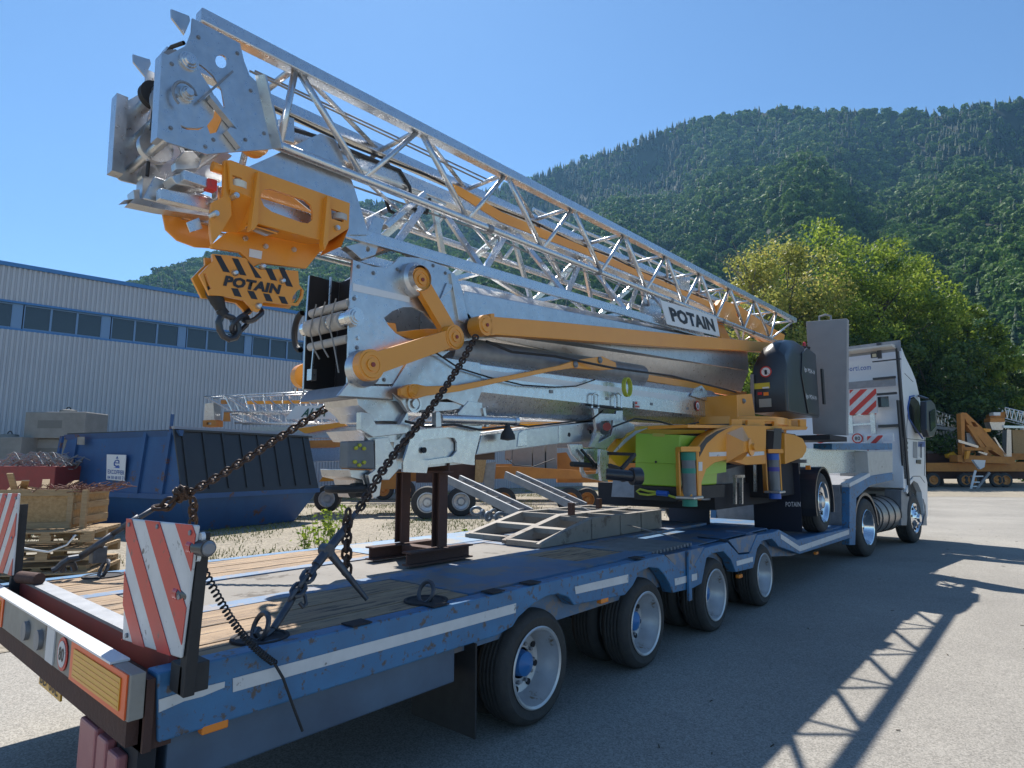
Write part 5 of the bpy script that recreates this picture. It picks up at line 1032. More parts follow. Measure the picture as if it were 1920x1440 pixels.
for t in [.15,.35,.55,.75,.9]:
    p=BNs[0]+(BNs[-1]-BNs[0])*t; mb=MB(); mb.lathe(p-V((0,.03,0)),(0,1,0),[(0,.036),(.06,.036)],12); mb.build('chord_sleeve','galvd',CR)
mb=MB(); mb.tube([TNs[0]+sh+(TNs[-1]-TNs[0])*(i/14)+V((.03,0,-.05-.03*(i%2))) for i in range(15)],.010,5); mb.build('jib_cable','black',CR)
mb=MB(); mb.tube([BNs[0]+sh*.5+(BNs[-1]-BNs[0])*(i/12)+V((0,0,.05+.02*(i%3))) for i in range(13)],.008,5); mb.build('jib_cable','wire',CR)
for y in (4.6,5.6,6.6,7.6):
    c=V((-.998,y,octN(y)[1]+.06)); mb=MB(); mb.box(c,c+V((.006,.05,.03))); mb.build('weld_tab','galvd',CR)
# ================= TROLLEY (part of the crane) AND HOOK BLOCK =================
pb('trolley','orange',([(429,300),(656,381),(654,428),(615,453),(595,449),(480,418),(474,372),(432,354)],-.90,.02,[[(490,362),(497,355),(507,354),(572,375),(583,385),(587,398),(586,412),(578,419),(565,417),(510,397),(495,386),(489,372)],[(436,328),(453,333),(452,350),(437,346)],[(621,391),(640,398),(645,408),(644,417),(622,410)]]),bevel=0)
trl=pb('trolley_frame','orange',([(421,300),(432,300),(433,365),(435,404),(416,435),(398,458),(394,425),(397,380),(419,368)],-.93,.03),
 ([(395,461),(429,433),(460,433),(575,456),(613,456),(575,503),(523,497),(492,493),(476,500),(460,482),(450,473),(398,465)],-1.12,.03),
 ([(395,461),(429,433),(460,433),(575,456),(613,456),(575,503),(523,497),(492,493),(476,500),(460,482),(450,473),(398,465)],-1.26,.03))
pb('trolley_plate','orange',([(304,396),(330,402),(396,424),(400,465),(367,463),(332,450),(311,430)],-1.5,.02))
mb=MB(); a=[onx(*p,-.90) for p in ((432,354),(474,372),(480,418),(615,453),(654,428),(640,462))]; b_=[onx(*p,-1.10) for p in ((416,435),(445,436),(470,436),(575,458),(613,456),(600,480))]
mb.add(a+b_,[(i,i+1,6+i+1,6+i) for i in range(5)]); mb.build('trolley_underside','orange',CR)
mb=MB(); a=onx(560,440,-.95); mb.prism([onx(462,418,-.93),onx(520,436,-.93),onx(520,436,-1.55),onx(462,418,-1.55)],(0,0,-.01)); mb.build('trolley_tray','orange',CR)
mb=MB(); mb.prism([onx(432,300,-1.62),onx(656,381,-1.62),onx(654,428,-1.62),onx(615,453,-1.62),onx(480,418,-1.62),onx(432,354,-1.62)],(-.02,0,0)); mb.build('trolley_side','orange',CR)
pb('trolley_rib','orange',([(478,366),(484,320),(488,321),(484,420),(478,430),(470,432)],-.86,.05),([(614,366),(620,368),(616,455),(608,470),(606,455)],-.86,.05))
for p in ((447,349),(637,409)): mb=MB(); c=onx(*p,-.94); mb.lathe(c,(0,0,1),[(-.02,.02),(-.02,.05),(.02,.05),(.03,.03),(.05,.02),(.05,.001)],20); mb.build('guide_roller',mat('nylon',(.7,.66,.55),.5) if p[0]<500 else 'strap',CR)
for p in ((443,366),(633,427),(460,447),(498,462),(551,468),(405,400)): pin(*p,-.885 if p[1]<445 or p[0]==633 else -1.115,.016,'galvb',rings=1,w=.015,name='bolt')
pb('trolley_label','white',([(468,466),(492,471),(490,486),(467,481)],-1.115,.003),bevel=0)
pb('steel_plate','galvb',([(350,417),(373,408),(380,428),(357,435)],-1.0,.01),bevel=0)
pb('trolley_bar','galv',([(462,425),(472,420),(526,434),(500,442)],-.96,.02),bevel=0)
# hook block
XH=-1.15
HB=thing('hook_block','orange hook block with black hazard stripes and black hook hanging under the crane trolley','hook block',onx(480,540,XH))
hp=[(390,498),(399,490),(398,476),(430,479),(460,484),(476,500),(490,506),(520,505),(559,508),(561,534),(570,545),(568,558),(559,573),(494,566),(490,578),(484,585),(474,582),(470,575),(458,563),(419,555),(393,553),(374,515)]
mb=MB(); mb.px(hp,XH+.05,.02,[[(547,568),(549,556),(558,544),(566,542),(565,555),(556,568)],[(381,513),(386,513),(397,540),(390,545)]]); pl_=mb.build('block_plate','orange',HB)
mb=MB(); mb.prism([onx(*p,XH+.05)+V((-.10,0,0)) for p in hp],(-.02,0,0)); mb.build('block_plate','orange',HB)
mb=MB(); mb.px([(399,492),(470,500),(555,515),(555,560),(480,555),(399,545)],XH+.025,.05); mb.build('block_core','galvd',HB)
def zz(pts): return [(200+a/3.84,300+b/3.84) for a,b in pts]
for k,s_ in enumerate([[(778,685),(822,690),(888,810),(840,803)],[(903,706),(947,712),(1007,832),(962,826)],[(1015,725),(1050,760),(1117,852),(1072,846)],[(1142,778),(1187,780),(1228,870),(1183,862)],[(1238,772),(1278,778),(1342,914),(1295,906)],[(898,922),(945,926),(973,987),(922,978)],[(1013,940),(1060,946),(1088,1004),(1043,998)],[(1128,960),(1172,966),(1197,1020),(1150,1014)],[(1238,980),(1282,985),(1308,1038),(1262,1032)]]):
    mb=MB(); mb.px(zz(s_),XH+.053,.002); mb.build('hazard_stripe','ink',pl_)
o_=[onx(*p,XH+.054) for p in (zz([(838,905)])[0],zz([(1250,970)])[0],zz([(850,828)])[0])]; text('lettering','POTAIN',*o_,M['ink'],pl_,bold=.055,shear=.1,depth=0)
for p in zz([(920,815),(1262,872),(1120,768),(1090,1052)]): mb=MB(); mb.lathe(onx(*p,XH+.05),(1,0,0),[(0,.02),(.02,.018),(.03,.01),(.03,.001)],14); mb.build('cross_bolt','galvb',HB)
def htube(pts,r,name,m='black',X=XH,closed=False): mb=MB(); mb.tube([onx(*p,X) for p in pts],r,10,closed); return mb.build(name,m,HB)
mb=MB(); P_=[onx(*p,XH) for p in [(393,536),(400,548),(408,566),(414,580),(420,590)]]
for i,(r1,r2) in enumerate(((.03,.045),(.045,.04),(.04,.03),(.03,.035))): mb.cyl(P_[i],P_[i+1],r1,r2,n=12)
mb.build('swivel','black',HB)
htube([(420,590),(436,596),(446,610),(447,624),(441,633),(430,636),(419,630),(412,618),(410,604),(414,594)],.020,'hook','blackp',closed=True)
mb=MB(); mb.cyl(onx(436,600,XH),onx(440,620,XH),.02,.01,n=8); mb.build('hook_latch','galvd',HB)
mb=MB(); chain(mb,[onx(484,582,XH),onx(462,598,XH),onx(438,618,XH)],L=.13,Wd=.09,r=.016); mb.build('short_chain','blackp',HB)
# ================= CHAINS =================
def cx(py,a,xa,b_,xb): return xa+(xb-xa)*(py-a)/(b_-a)
mb=MB(); chain(mb,[onx(px,py,cx(py,1195,-.17,632,-.80)) for px,py in [(893,630),(862,685),(838,722),(810,762),(778,805),(742,848),(712,890),(692,925),(668,962)]],L=.058,Wd=.042,r=.0075)
nc=mb.build('lashing_chain','chain'); meta(nc,'dark rusty lashing chain slanting in front of the crane masts down to the deck','chain','lashing chains')
Xk=cx(1000,1195,-.17,632,-.80)
mb=MB(); chain(mb,[onx(653,958,Xk),onx(650,1010,Xk),onx(650,1075,Xk)],L=.066,Wd=.05,r=.0085); o=mb.build('chain_tail','chain',nc)
bd=thing('load_binder','dark steel lever load binder hooked into the deck at the right of the trailer','load binder',onx(540,1150,-.25))
f_=lambda px,py:onx(px,py,cx(py,1195,-.17,632,-.80))
def bcyl(name,a,b_,r,m='chaing',r2=None): mb=MB(); mb.cyl(f_(*a),f_(*b_),r,r2,n=12); return mb.build(name,m,bd)
bcyl('rod',(580,1078),(650,985),.017); bcyl('sleeve',(592,1060),(640,1000),.024); bcyl('lever',(613,1030),(688,1124),.022,r2=.012); bcyl('eye_bolt',(650,985),(668,960),.014)
mb=MB(); c=f_(612,1031); mb.cyl(c+V((.03,0,0)),c-V((.03,0,0)),.032,n=14); mb.build('pivot','chaing',bd)
mb=MB(); chain(mb,[f_(582,1074),f_(560,1105),f_(545,1125)],L=.075,Wd=.055,r=.011); mb.build('link_chain','chaing',bd)
bcyl('hook_shank',(545,1128),(512,1180),.017); mb=MB(); mb.tube([f_(512,1180),f_(500,1190),f_(488,1197),f_(480,1188),f_(486,1178)],.014,8); mb.build('deck_hook','chaing',bd)
mb=MB(); mb.tube([f_(560,1105),f_(572,1118),f_(574,1132),f_(568,1138),f_(562,1130)],.010,6); mb.build('grab_hook','chaing',bd)
# far chain
g_=lambda px,py:onx(px,py,cx(py,750,-1.70,1060,-2.42))
mb=MB(); chain(mb,[g_(*p) for p in [(640,750),(600,772),(540,810),(470,855),(410,893),(348,928)]],L=.072,Wd=.05,r=.009)
fc=mb.build('lashing_chain','chain'); meta(fc,'rusty lashing chain crossing in front of the blue skip to the far deck side','chain','lashing chains')
mb=MB()
for k in range(7): q=[g_(338+random.uniform(-8,14),922+random.uniform(-6,12)) for _ in range(3)]; chain(mb,[q[0],(q[0]+q[1])*.5,q[2]],L=.08,Wd=.058,r=.011)
chain(mb,[g_(362,935),g_(362,960),g_(362,985)],L=.085,Wd=.06,r=.011); chain(mb,[g_(332,928),g_(310,950),g_(292,952)],L=.09,Wd=.065,r=.013); mb.build('knotted_links','chain',fc)
bd2=thing('load_binder','thin dark load binder lying behind the marker board, hooked to the far deck edge','load binder',g_(220,1000))
mb=MB(); mb.cyl(g_(290,953),g_(210,1002),.018,n=10); mb.cyl(g_(262,970),g_(232,989),.027,n=10); mb.build('rod','chaing',bd2)
mb=MB(); mb.cyl(g_(212,1002),g_(150,1045),.022,n=10); mb.cyl(g_(196,1012),g_(184,1042),.012,n=8); mb.box(g_(184,1040)-V((.04,.04,.05)),g_(184,1040)+V((.04,.04,.05))); mb.build('lever','chaing',bd2)
mb=MB(); mb.tube([g_(150,1045),g_(130,1048),g_(118,1056),g_(108,1066),g_(98,1070)],.022,8); mb.tube([g_(p,q) for p,q in [(118,1070),(118,1060),(126,1054),(136,1056),(140,1068)]],.02,8); mb.build('deck_hook','chaing',bd2)
mb=MB(); c=onz(38,1082,.93); mb.cyl(c,onz(74,1086,.93),.035,n=14); o=mb.build('wooden_roller','rust'); meta(o,'short brown round bar lying by the left marker board on the deck','bar')
# ================= STAND =================
St=thing('support_stand','rusty I beam stand with two posts and a timber under the tow beam','stand',(-1.3,3.3,ZD))
def hbeam(mb,a,b_,w,h,up=(1,0,0),t=.012):
    a=V(a); b_=V(b_); d=(b_-a).normalized(); up=V(up); r=d.cross(up).normalized(); 
    mb.beam(a+up*(h/2-t/2),b_+up*(h/2-t/2),w,t,up=up); mb.beam(a-up*(h/2-t/2),b_-up*(h/2-t/2),w,t,up=up); mb.beam(a,b_,t,h-2*t,up=up)
for x,ya,yb in ((-1.53,2.98,3.62),(-1.09,2.98,3.62)):
    mb=MB(); hbeam(mb,(x,ya,ZD+.055),(x,yb,ZD+.055),.10,.10,up=(0,0,1)); mb.build('base_beam','rust',St)
    mb=MB(); hbeam(mb,(x,3.3,ZD+.111),(x,3.3,1.53),.085,.085,up=(1,0,0)); mb.build('post','rust',St)
mb=MB(); hbeam(mb,(-1.64,3.3,1.585),(-.99,3.3,1.585),.10,.10,up=(0,0,1)); mb.build('cross_beam','rust',St)
mb=MB(); mb.box((-1.47,3.25,ZD+.03),(-1.15,3.35,ZD+.10)); mb.build('base_tie','rust',St)
mb=MB(); mb.box((-1.35,3.05,1.637),(-1.15,4.0,1.71)); mb.build('timber',mat('old_timber',(.16,.09,.06),.8,0,(.09,.055,.04),4,.6,stretch=(6,1,6)),St)
# ================= RAMP FRAME =================
dust=mat('dusty_steel',(.30,.27,.235),.7,.1,(.21,.19,.17),5,.5,c3=(.14,.11,.09),s3=4,a3=.25)
Rf=thing('ramp_section','dusty steel ramp frame with sloping nose lying flat on the middle of the deck','ramp',(-1.5,5.4,ZD))
def rail(x,y0,w=.07,name='rail'):
    pr=[(y0,ZD+.002),(y0,ZD+.035),(y0+.05,ZD+.05),(y0+.85,ZD+.21),(y0+2.3,ZD+.21),(y0+2.3,ZD+.002)]
    mb=MB(); mb.prism([V((x,y,z)) for y,z in pr],(-w,0,0)); mb.build(name,dust,Rf,bevel=.003)
for x,y0 in ((-.95,4.40),(-1.37,4.42),(-1.44,4.55),(-2.0,4.57)): rail(x,y0)
def zr(y,y0): return ZD+ (.05+.16*max(0,min(1,(y-y0-.05)/.8)))
for xa,xb,y0 in ((-1.02,-1.37,4.40),(-1.51,-2.0,4.55)):
    for dy in (.0,.42,.85,1.35,1.85,2.24):
        y=y0+dy+.003; mb=MB(); mb.hexa([(xa,y,zr(y,y0)-.05),(xb,y,zr(y,y0)-.05),(xb,y+.06,zr(y+.06,y0)-.05),(xa,y+.06,zr(y+.06,y0)-.05),(xa,y,zr(y,y0)-.004),(xb,y,zr(y,y0)-.004),(xb,y+.06,zr(y+.06,y0)-.004),(xa,y+.06,zr(y+.06,y0)-.004)]); mb.build('rung',dust,Rf)
for y in (5.2,5.75,6.2): mb=MB(); mb.box((-.948,y,ZD+.01),(-.938,y+.06,ZD+.2)); mb.build('stiffener',dust,Rf)
mb=MB(); mb.box((-1.3,5.3,ZD+.215),(-1.25,5.36,ZD+.34)); mb.build('lug','rust',Rf); mb=MB(); mb.box((-1.6,6.3,ZD+.215),(-1.55,6.36,ZD+.33)); mb.build('lug','rust',Rf)
mb=MB(); mb.tube([onz(1088,950,1.08),onz(1180,985,.95),onz(1275,1010,.87)],.006,5); o=mb.build('tie_wire','wire'); meta(o,'thin wire stretched from the ramp frame to the deck grille','wire')
# two aluminium ramps leaning
def alramp(p,q,X,lab):
    a=onx(*q,X); b_=onx(*p,X-1.35); t=thing('loading_ramp',lab,'ramp',a,'aluminium loading ramps'); d=(b_-a).normalized(); s_=d.cross(V((0,0,1))).normalized(); n_=s_.cross(d)
    for k in (-1,1): mb=MB(); mb.beam(a+s_*.11*k,b_+s_*.11*k,.035,.10); mb.build('rail','galvd',t)
    for i in range(6): c=a+(b_-a)*(i+.5)/6; mb=MB(); mb.beam(c-s_*.09,c+s_*.09,.03,.03); mb.build('rung','galvb',t)
    mb=MB(); mb.beam(a-d*.0,a+V((0,0,-.16)),.04,.12); mb.build('foot','rust',t)
alramp((850,898),(985,962),-2.2,'aluminium loading ramp nearer the stand, sloping up over the left deck edge')
alramp((958,890),(1088,950),-2.2,'aluminium loading ramp nearer the green tank, sloping up over the left deck edge')
shm=mat('blue_grey_iron',(.11,.15,.20),.5,.4)
for k,(px,py) in enumerate([(893,958),(905,964),(916,968),(925,963),(938,969),(950,966),(962,969),(975,963)]):
    c=onz(px,py,.93); a=random.uniform(0,3); Ch=MB(); Ch.tube([c+V((.075*math.cos(t)*math.cos(a),.075*math.cos(t)*math.sin(a),.05*math.sin(t))) for t in [6.283*i/14 for i in range(14)]],.022,8,True)
    o=Ch.build('shackle',shm,org=c); meta(o,['shackle at the left end of the pile by the deck edge','second shackle from the left in the deck edge pile','third shackle from the left in the deck edge pile','fourth shackle from the left in the deck edge pile','fourth shackle from the right in the deck edge pile','third shackle from the right in the deck edge pile','second shackle from the right in the deck edge pile','shackle at the right end of the pile nearest the ramp frame'][k],'shackle','shackles piled on the deck edge')
# ================= SKIP =================
KD=13.9; k0=atd(340,868,KD); k0.z=0
SKA=R(-12.4); U_=V((math.sin(SKA),math.cos(SKA),0)); N_=V((math.cos(SKA),-math.sin(SKA),0))
def sk_(a,b_,z): p=k0-N_*a+U_*b_; return V((p.x,p.y,z))   # a: to the left, b: away along U
La=(onplane(98,868,k0,U_)-k0).dot(-N_); Lb=(onplane(598,868,k0,N_)-k0).dot(U_); print('skip',La,Lb)
La=min(La,6.5)
SK=thing('waste_skip','large blue rusty waste skip with ribbed black lid and white company sign','skip',k0)
bsk=mat('skip_blue',(.03,.11,.27),.55,0,(.028,.075,.19),2,.6,.06,20,c3=(.12,.06,.04),s3=2.5,a3=.22); blid=mat('black_lid',(.025,.027,.032),.38,0,(.035,.037,.04),3,.5)
zb,zt=.86,2.35
mb=MB(); mb.hexa([sk_(.35,.5,.02),sk_(.35,Lb-.5,.02),sk_(La-.6,Lb-.5,.02),sk_(La-.6,.5,.02),sk_(0,0,zb),sk_(0,Lb,zb),sk_(La,Lb,zb),sk_(La,0,zb)])
mb.hexa([sk_(0,0,zb+.001),sk_(0,Lb,zb+.001),sk_(La,Lb,zb+.001),sk_(La,0,zb+.001),sk_(.35,.12,zt),sk_(.35,Lb-.12,zt),sk_(La-.45,Lb-.12,zt),sk_(La-.45,.12,zt)]); mb.build('body',bsk,SK)
mb=MB()
for z0,z1,o in ((zb-.06,zb+.06,0),): 
    for a,b2,c,d_ in ((-.04,-.04,La+.04,.0),(-.04,-.04,.0,Lb+.04)):
        A_=[sk_(a,b2,z0),sk_(c,b2,z0),sk_(c,d_,z0),sk_(a,d_,z0)]; mb.hexa(A_+[p+V((0,0,z1-z0)) for p in A_])
mb.build('belt_rail',bsk,SK)
def slope(a,t,o): return sk_(a*(1-.0*t)+(.35-.4*a/La*2)*t if False else a, .12*t-o, zb+(zt-zb)*t)
for a in (.55,1.5,La-1.0,La-.25):
    mb=MB(); w=.12; mb.prism([slope(a,.03,.002),slope(a+w,.03,.002),slope(a+w,1,.002),slope(a,1,.002)],-U_*.06); mb.build('upright',bsk,SK)
mb=MB(); mb.hexa([slope(.25,.93,.0),slope(La-.35,.93,.0),slope(La-.35,.93,-.05),slope(.25,.93,-.05),slope(.25,1.02,.08),slope(La-.35,1.02,.08),slope(La-.35,1.02,-.05),slope(.25,1.02,-.05)]); mb.build('top_rail',bsk,SK)
# ribbed black lid on the near long side
def lidp(b_,t,o): p=sk_(.40*t-.03-o,b_,zb+.06+(zt+.02-zb)*t); return p
mb=MB(); mb.hexa([lidp(.05,0,0),lidp(Lb,0,0),lidp(Lb,0,-.04),lidp(.05,0,-.04),lidp(.0,1,0),lidp(Lb-.1,1,0),lidp(Lb-.1,1,-.04),lidp(.0,1,-.04)]); ld=mb.build('lid',blid,SK)
for k in range(8):
    b0_=.2+(Lb-.35)*k/7.3; mb=MB(); mb.hexa([lidp(b0_,.07,.001),lidp(b0_+.07,.07,.001),lidp(b0_+.07,.07,.035),lidp(b0_,.07,.035),lidp(b0_-.03,.97,.001),lidp(b0_+.04,.97,.001),lidp(b0_+.04,.97,.035),lidp(b0_-.03,.97,.035)]); mb.build('lid_rib',blid,ld)
mb=MB(); mb.hexa([lidp(.0,.985,.03),lidp(Lb-.1,.985,.03),lidp(Lb-.1,.985,-.08),lidp(.0,.985,-.08),lidp(.0,1.03,.03),lidp(Lb-.1,1.03,.03),lidp(Lb-.1,1.03,-.08),lidp(.0,1.03,-.08)]); mb.build('lid_edge',mat('lid_edge_grey',(.3,.3,.32),.4),ld)
mb=MB(); mb.hexa([sk_(.3,.1,zt+.01),sk_(.3,Lb,zt+.01),sk_(La-.4,Lb,zt+.01),sk_(La-.4,.1,zt+.01),sk_(.3,.1,zt+.05),sk_(.3,Lb,zt+.05),sk_(La-.4,Lb,zt+.10),sk_(La-.4,.1,zt+.07)]); mb.build('lid',blid,SK)
mb=MB(); p=onplane(312,800,k0,U_); mb.beam(p+V((0,.1,-.1)),p+V((.05,.1,.30)),.08,.05); mb.build('lid_lever',bsk,SK)
# signs on the skip
pl2=k0-U_*.03
def sp(px,py,o=0): return onplane(px,py,pl2-U_*o,U_)
mb=MB(); mb.prism([sp(201,852),sp(237,853),sp(234,902),sp(200,899)],-U_*.01); sg=mb.build('company_sign','white',SK)
text('lettering','EXCOFFIER',sp(202,888,.014),sp(233,890.5,.014),sp(202,880,.014),M['inkb'],sg,bold=.02,depth=0)
text('lettering','04 50 68 03 71',sp(201.5,898,.014),sp(233,900,.014),sp(201.5,891.5,.014),M['inkb'],sg,bold=.02,depth=0)
text('lettering','e',sp(213,875,.014),sp(224,876,.014),sp(213,861,.014),M['inkb'],sg,shear=.3,depth=0); mb=MB(); mb.prism([sp(217,860,.013),sp(222,860,.013),sp(220,855,.013)],-U_*.002); mb.build('sign_emblem','inkb',sg); mb=MB(); mb.prism([sp(213,877,.013),sp(224,878,.013),sp(224,874,.013)],-U_*.002); mb.build('sign_emblem','bband',sg)
mb=MB(); mb.prism([sp(146,819),sp(159,819),sp(159,834),sp(145,834)],-U_*.01); mb.build('small_sign','bump',SK)
text('lettering','VC10',sp(284,955,-.35),sp(325,958,-.35),sp(284,937,-.35),M['wtext'],SK,bold=.01,depth=0)
# ================= LEFT STUFF: concrete blocks, red skip, crate, pallets =================
def block(name,px0,px1,top,bot,D,dep,m,label,cat,group=None,parts=True):
    a=atd(px0,868,D); b_=atd(px1,868,D); zt_=1.6+(868-top)*D/FPX; zb_=1.6+(868-bot)*D/FPX; u=b_-a; u.z=0; fw=V((-u.y,u.x,0)).normalized()*dep; t=thing(name,label,cat,(a.x,a.y,zb_),group)
    mb=MB(); mb.obox((a.x,a.y,zb_),u,fw,(0,0,zt_-zb_)); mb.build('block',m,t,bevel=.03); c=V((a.x,a.y,zt_))+u*.5+fw*.5
    mb=MB(); mb.lathe(c,(0,0,1),[(-.01,.28),(.10,.26),(.12,.2),(.12,.001)],16); mb.build('lifting_boss','conc',t); mb=MB(); mb.tube([c+V((0,0,.1))+u.normalized()*.08*math.cos(t2)+V((0,0,.12*math.sin(t2))) for t2 in [math.pi*i/8 for i in range(9)]],.018,6); mb.build('lifting_eye','black',t)
    mb=MB(); q=V((a.x,a.y,zb_))-fw.normalized()*.004+u*.22+V((0,0,(zt_-zb_)*.38)); mb.obox(q,u*.4,fw.normalized()*.01,(0,0,(zt_-zb_)*.3)); mb.build('cast_panel',mat('dark_concrete',(.20,.19,.17),.9),t)
    return t
block('concrete_block',38,153,770,820,21,1.2,'conc','grey cast concrete ballast block on top of another left of the skip','concrete block','concrete ballast blocks')
block('concrete_block',34,150,821,875,21.2,1.3,'conc','lower concrete ballast block carrying the grey one left of the skip','concrete block','concrete ballast blocks')
block('concrete_block',-70,36,817,900,20.5,1.3,'conc','pale concrete ballast block at the left edge of the photo','concrete block','concrete ballast blocks')
rs=thing('scrap_bin','faded red scrap bin full of tangled cables beside the blue skip','bin',atd(50,905,15))
a=atd(-60,868,15); b_=atd(105,868,15); a.z=b_.z=0; u=b_-a; fw=V((-u.y,u.x,0)).normalized()*1.6; mb=MB(); mb.obox(a+V((0,0,.2)),u,fw,(0,0,1.35)); mb.build('bin','redd',rs,bevel=.02)
mb=MB()
for k in range(110):
    c=a+u*random.uniform(.25,1.0)+fw*random.uniform(.0,.9)+V((0,0,1.6+random.uniform(-.05,.22))); L=random.uniform(.3,.9); t=random.uniform(-.5,.5); d=(u.normalized()*math.cos(t)+fw.normalized()*math.sin(t)); pts=[c+d*L*(s-.5)+V((0,0,.10*math.sin(s*5+k))) for s in [i/8 for i in range(9)]]; mb.tube(pts,random.choice((.010,.015,.02)),5)
cb_=mb.build('tangled_cable','wire'); meta(cb_,'tangle of grey cables heaped in the red scrap bin','cables',kind='stuff')
cr=thing('wooden_crate','open chipboard crate with splintered boards inside on the pallets at the left','crate',atd(80,985,8.2))
def place(px0,px1,D,D2=None): a=atd(px0,868,D); b_=atd(px1,868,D2 or D); a.z=b_.z=0; return a,b_
a,b_=place(-60,160,8.6,8.9); u=b_-a; fw=V((-u.y,u.x,0)).normalized(); z0=1.6+(868-988)*8.7/FPX; z1=1.6+(868-925)*8.7/FPX
mb=MB(); mb.obox(a+V((0,0,z0)),u*.9,fw*.03,(0,0,z1-z0)); mb.build('crate_side','osb',cr); mb=MB(); mb.obox(a+u*.9+V((0,0,z0)),fw*1.2,u.normalized()*.03,(0,0,z1-z0)); mb.build('crate_side','osb',cr); mb=MB(); mb.obox(a+fw*1.17+V((0,0,z0)),u*.9,fw*.03,(0,0,z1-z0)); mb.build('crate_side','osb',cr)
for z in (z1-.02,z0+.0): mb=MB(); mb.obox(a-fw*.03+V((0,0,z)),u*.92,fw*.028,(0,0,.09)); mb.build('batten','wood2',cr)
for k in (.88,1.0): mb=MB(); mb.obox(a+u*k-fw*.02+V((0,0,z0-.3)),u.normalized()*.07,fw*.07,(0,0,z1-z0+.36)); mb.build('corner_post','wood2',cr)
for z in (z1-.02,z1-.22,z0+.05): mb=MB(); mb.obox(a+u*.93+fw*.02+V((0,0,z)),fw*1.1,u.normalized()*.025,(0,0,.09)); mb.build('batten','wood2',cr)
mb=MB()
for k in range(16):
    c=a+u*random.uniform(.2,.6)+fw*random.uniform(.1,.9)+V((0,0,z1+.03)); d=(u.normalized()*random.uniform(-1,1)+fw*random.uniform(-1,1)+V((0,0,random.uniform(-.1,.6)))).normalized(); mb.beam(c-d*.25,c+d*.3,.09,.02)
o=mb.build('broken_boards','wood2'); meta(o,'splintered pale boards heaped on top of the chipboard crate','wood scraps',kind='stuff')
mb=MB()
for k in range(60):
    c=a+u*random.uniform(.35,1.0)+fw*random.uniform(.0,.8)+V((0,0,z1+.03)); pts=[c+V((random.gauss(0,.05),random.gauss(0,.05),.03*i*random.random()))+u.normalized()*.09*i for i in range(6)]; mb.tube(pts,.006,4)
o=mb.build('brown_twine',mat('brown_wire',(.16,.07,.05),.8)); meta(o,'brown tangled wire over the crate edge','wire',kind='stuff')
def pallet(px0,px1,D,ztop,label,rot=.0):
    a,b_=place(px0,px1,D,D+.3); u=b_-a; L=u.length; u=u.normalized(); fw=V((-u.y,u.x,0)); t=thing('pallet',label,'pallet',a+V((0,0,ztop-.15)),'wooden pallets under the crate')
    for k in range(9): mb=MB(); mb.obox(a+fw*(k*.135)+V((0,0,ztop-.02)),u*L,fw*.1,(0,0,.02)); mb.build('deck_board','wood2',t)
    for k in range(3):
        mb=MB(); mb.obox(a+u*(k*(L-.1)/2)+V((0,0,ztop-.043)),u*.1,fw*1.18,(0,0,.022)); mb.build('stringer_board','wood2',t)
        for j in range(3): mb=MB(); mb.obox(a+u*(k*(L-.14)/2)+fw*(j*.54)+V((0,0,ztop-.125)),u*.14,fw*.1,(0,0,.08)); mb.build('spacer_block','wood2',t)
        mb=MB(); mb.obox(a+fw*(k*.54)+V((0,0,ztop-.148)),u*L,fw*.1,(0,0,.021)); mb.build('bottom_board','wood2',t)
    return t
zt1=z0-.16
pallet(8,184,8.3,z0-.01,'topmost pale pallet directly under the chipboard crate'); pallet(0,184,8.2,z0-.24,'second pallet down below the chipboard crate'); pallet(-10,180,8.3,z0-.47,'third pallet from the top in the stack left of the trailer'); pallet(-10,184,8.1,.16,'bottom pallet of the stack left of the trailer, on the gravel')
mb=MB(); q=atd(25,1015,7.9); mb.tube([atd(20,1000,7.9),atd(45,1028,7.8),atd(90,1035,7.8),atd(125,1022,7.9),atd(142,1003,8.0)],.012,6); o=mb.build('strapping_band','white'); meta(o,'white plastic strapping band looped in front of the pallets','band')
# weeds
def weed(px,py,D,h,lab,n=60):
    b0_=atd(px,py,D); b0_.z=0; t=thing('weed',lab,'plant',b0_,'weeds growing on the gravel'); sm=MB(); vs=[];
    for k in range(9):
        d=V((random.gauss(0,.25),random.gauss(0,.25),1)); top_=b0_+d*h*random.uniform(.6,1); sm.cyl(b0_+V((random.gauss(0,.03),random.gauss(0,.03),0)),top_,.007,.003,n=4,cap=False)
        for j in range(n//6):
            c=b0_+(top_-b0_)*random.uniform(.25,1)+V((random.gauss(0,.04),random.gauss(0,.04),0)); u=V((random.gauss(0,1),random.gauss(0,1),random.gauss(0,.5))).normalized()*.05; w=V((random.gauss(0,1),random.gauss(0,1),random.gauss(0,1))); w=(w-u.normalized()*w.dot(u.normalized())).normalized()*.022; vs+=[c-u,c-w,c+u,c+w]
    sm.build('stem','wood2' if 0 else gm2,t); mb=MB(); mb.add(vs,[(i,i+1,i+2,i+3) for i in range(0,len(vs),4)]); mb.build('leaves',LG,t)
weed(600,1005,9.5,1.0,'tall leafy weed just right of the blue skip'); weed(628,960,12,.9,'bushy weed below the tow eye of the crane',120); weed(575,985,10.5,.6,'small weed at the foot of the blue skip'); weed(985,945,15,.5,'low weed on the gravel under the tow beam'); weed(860,990,12,.35,'small green weed between the posts and the ramps')
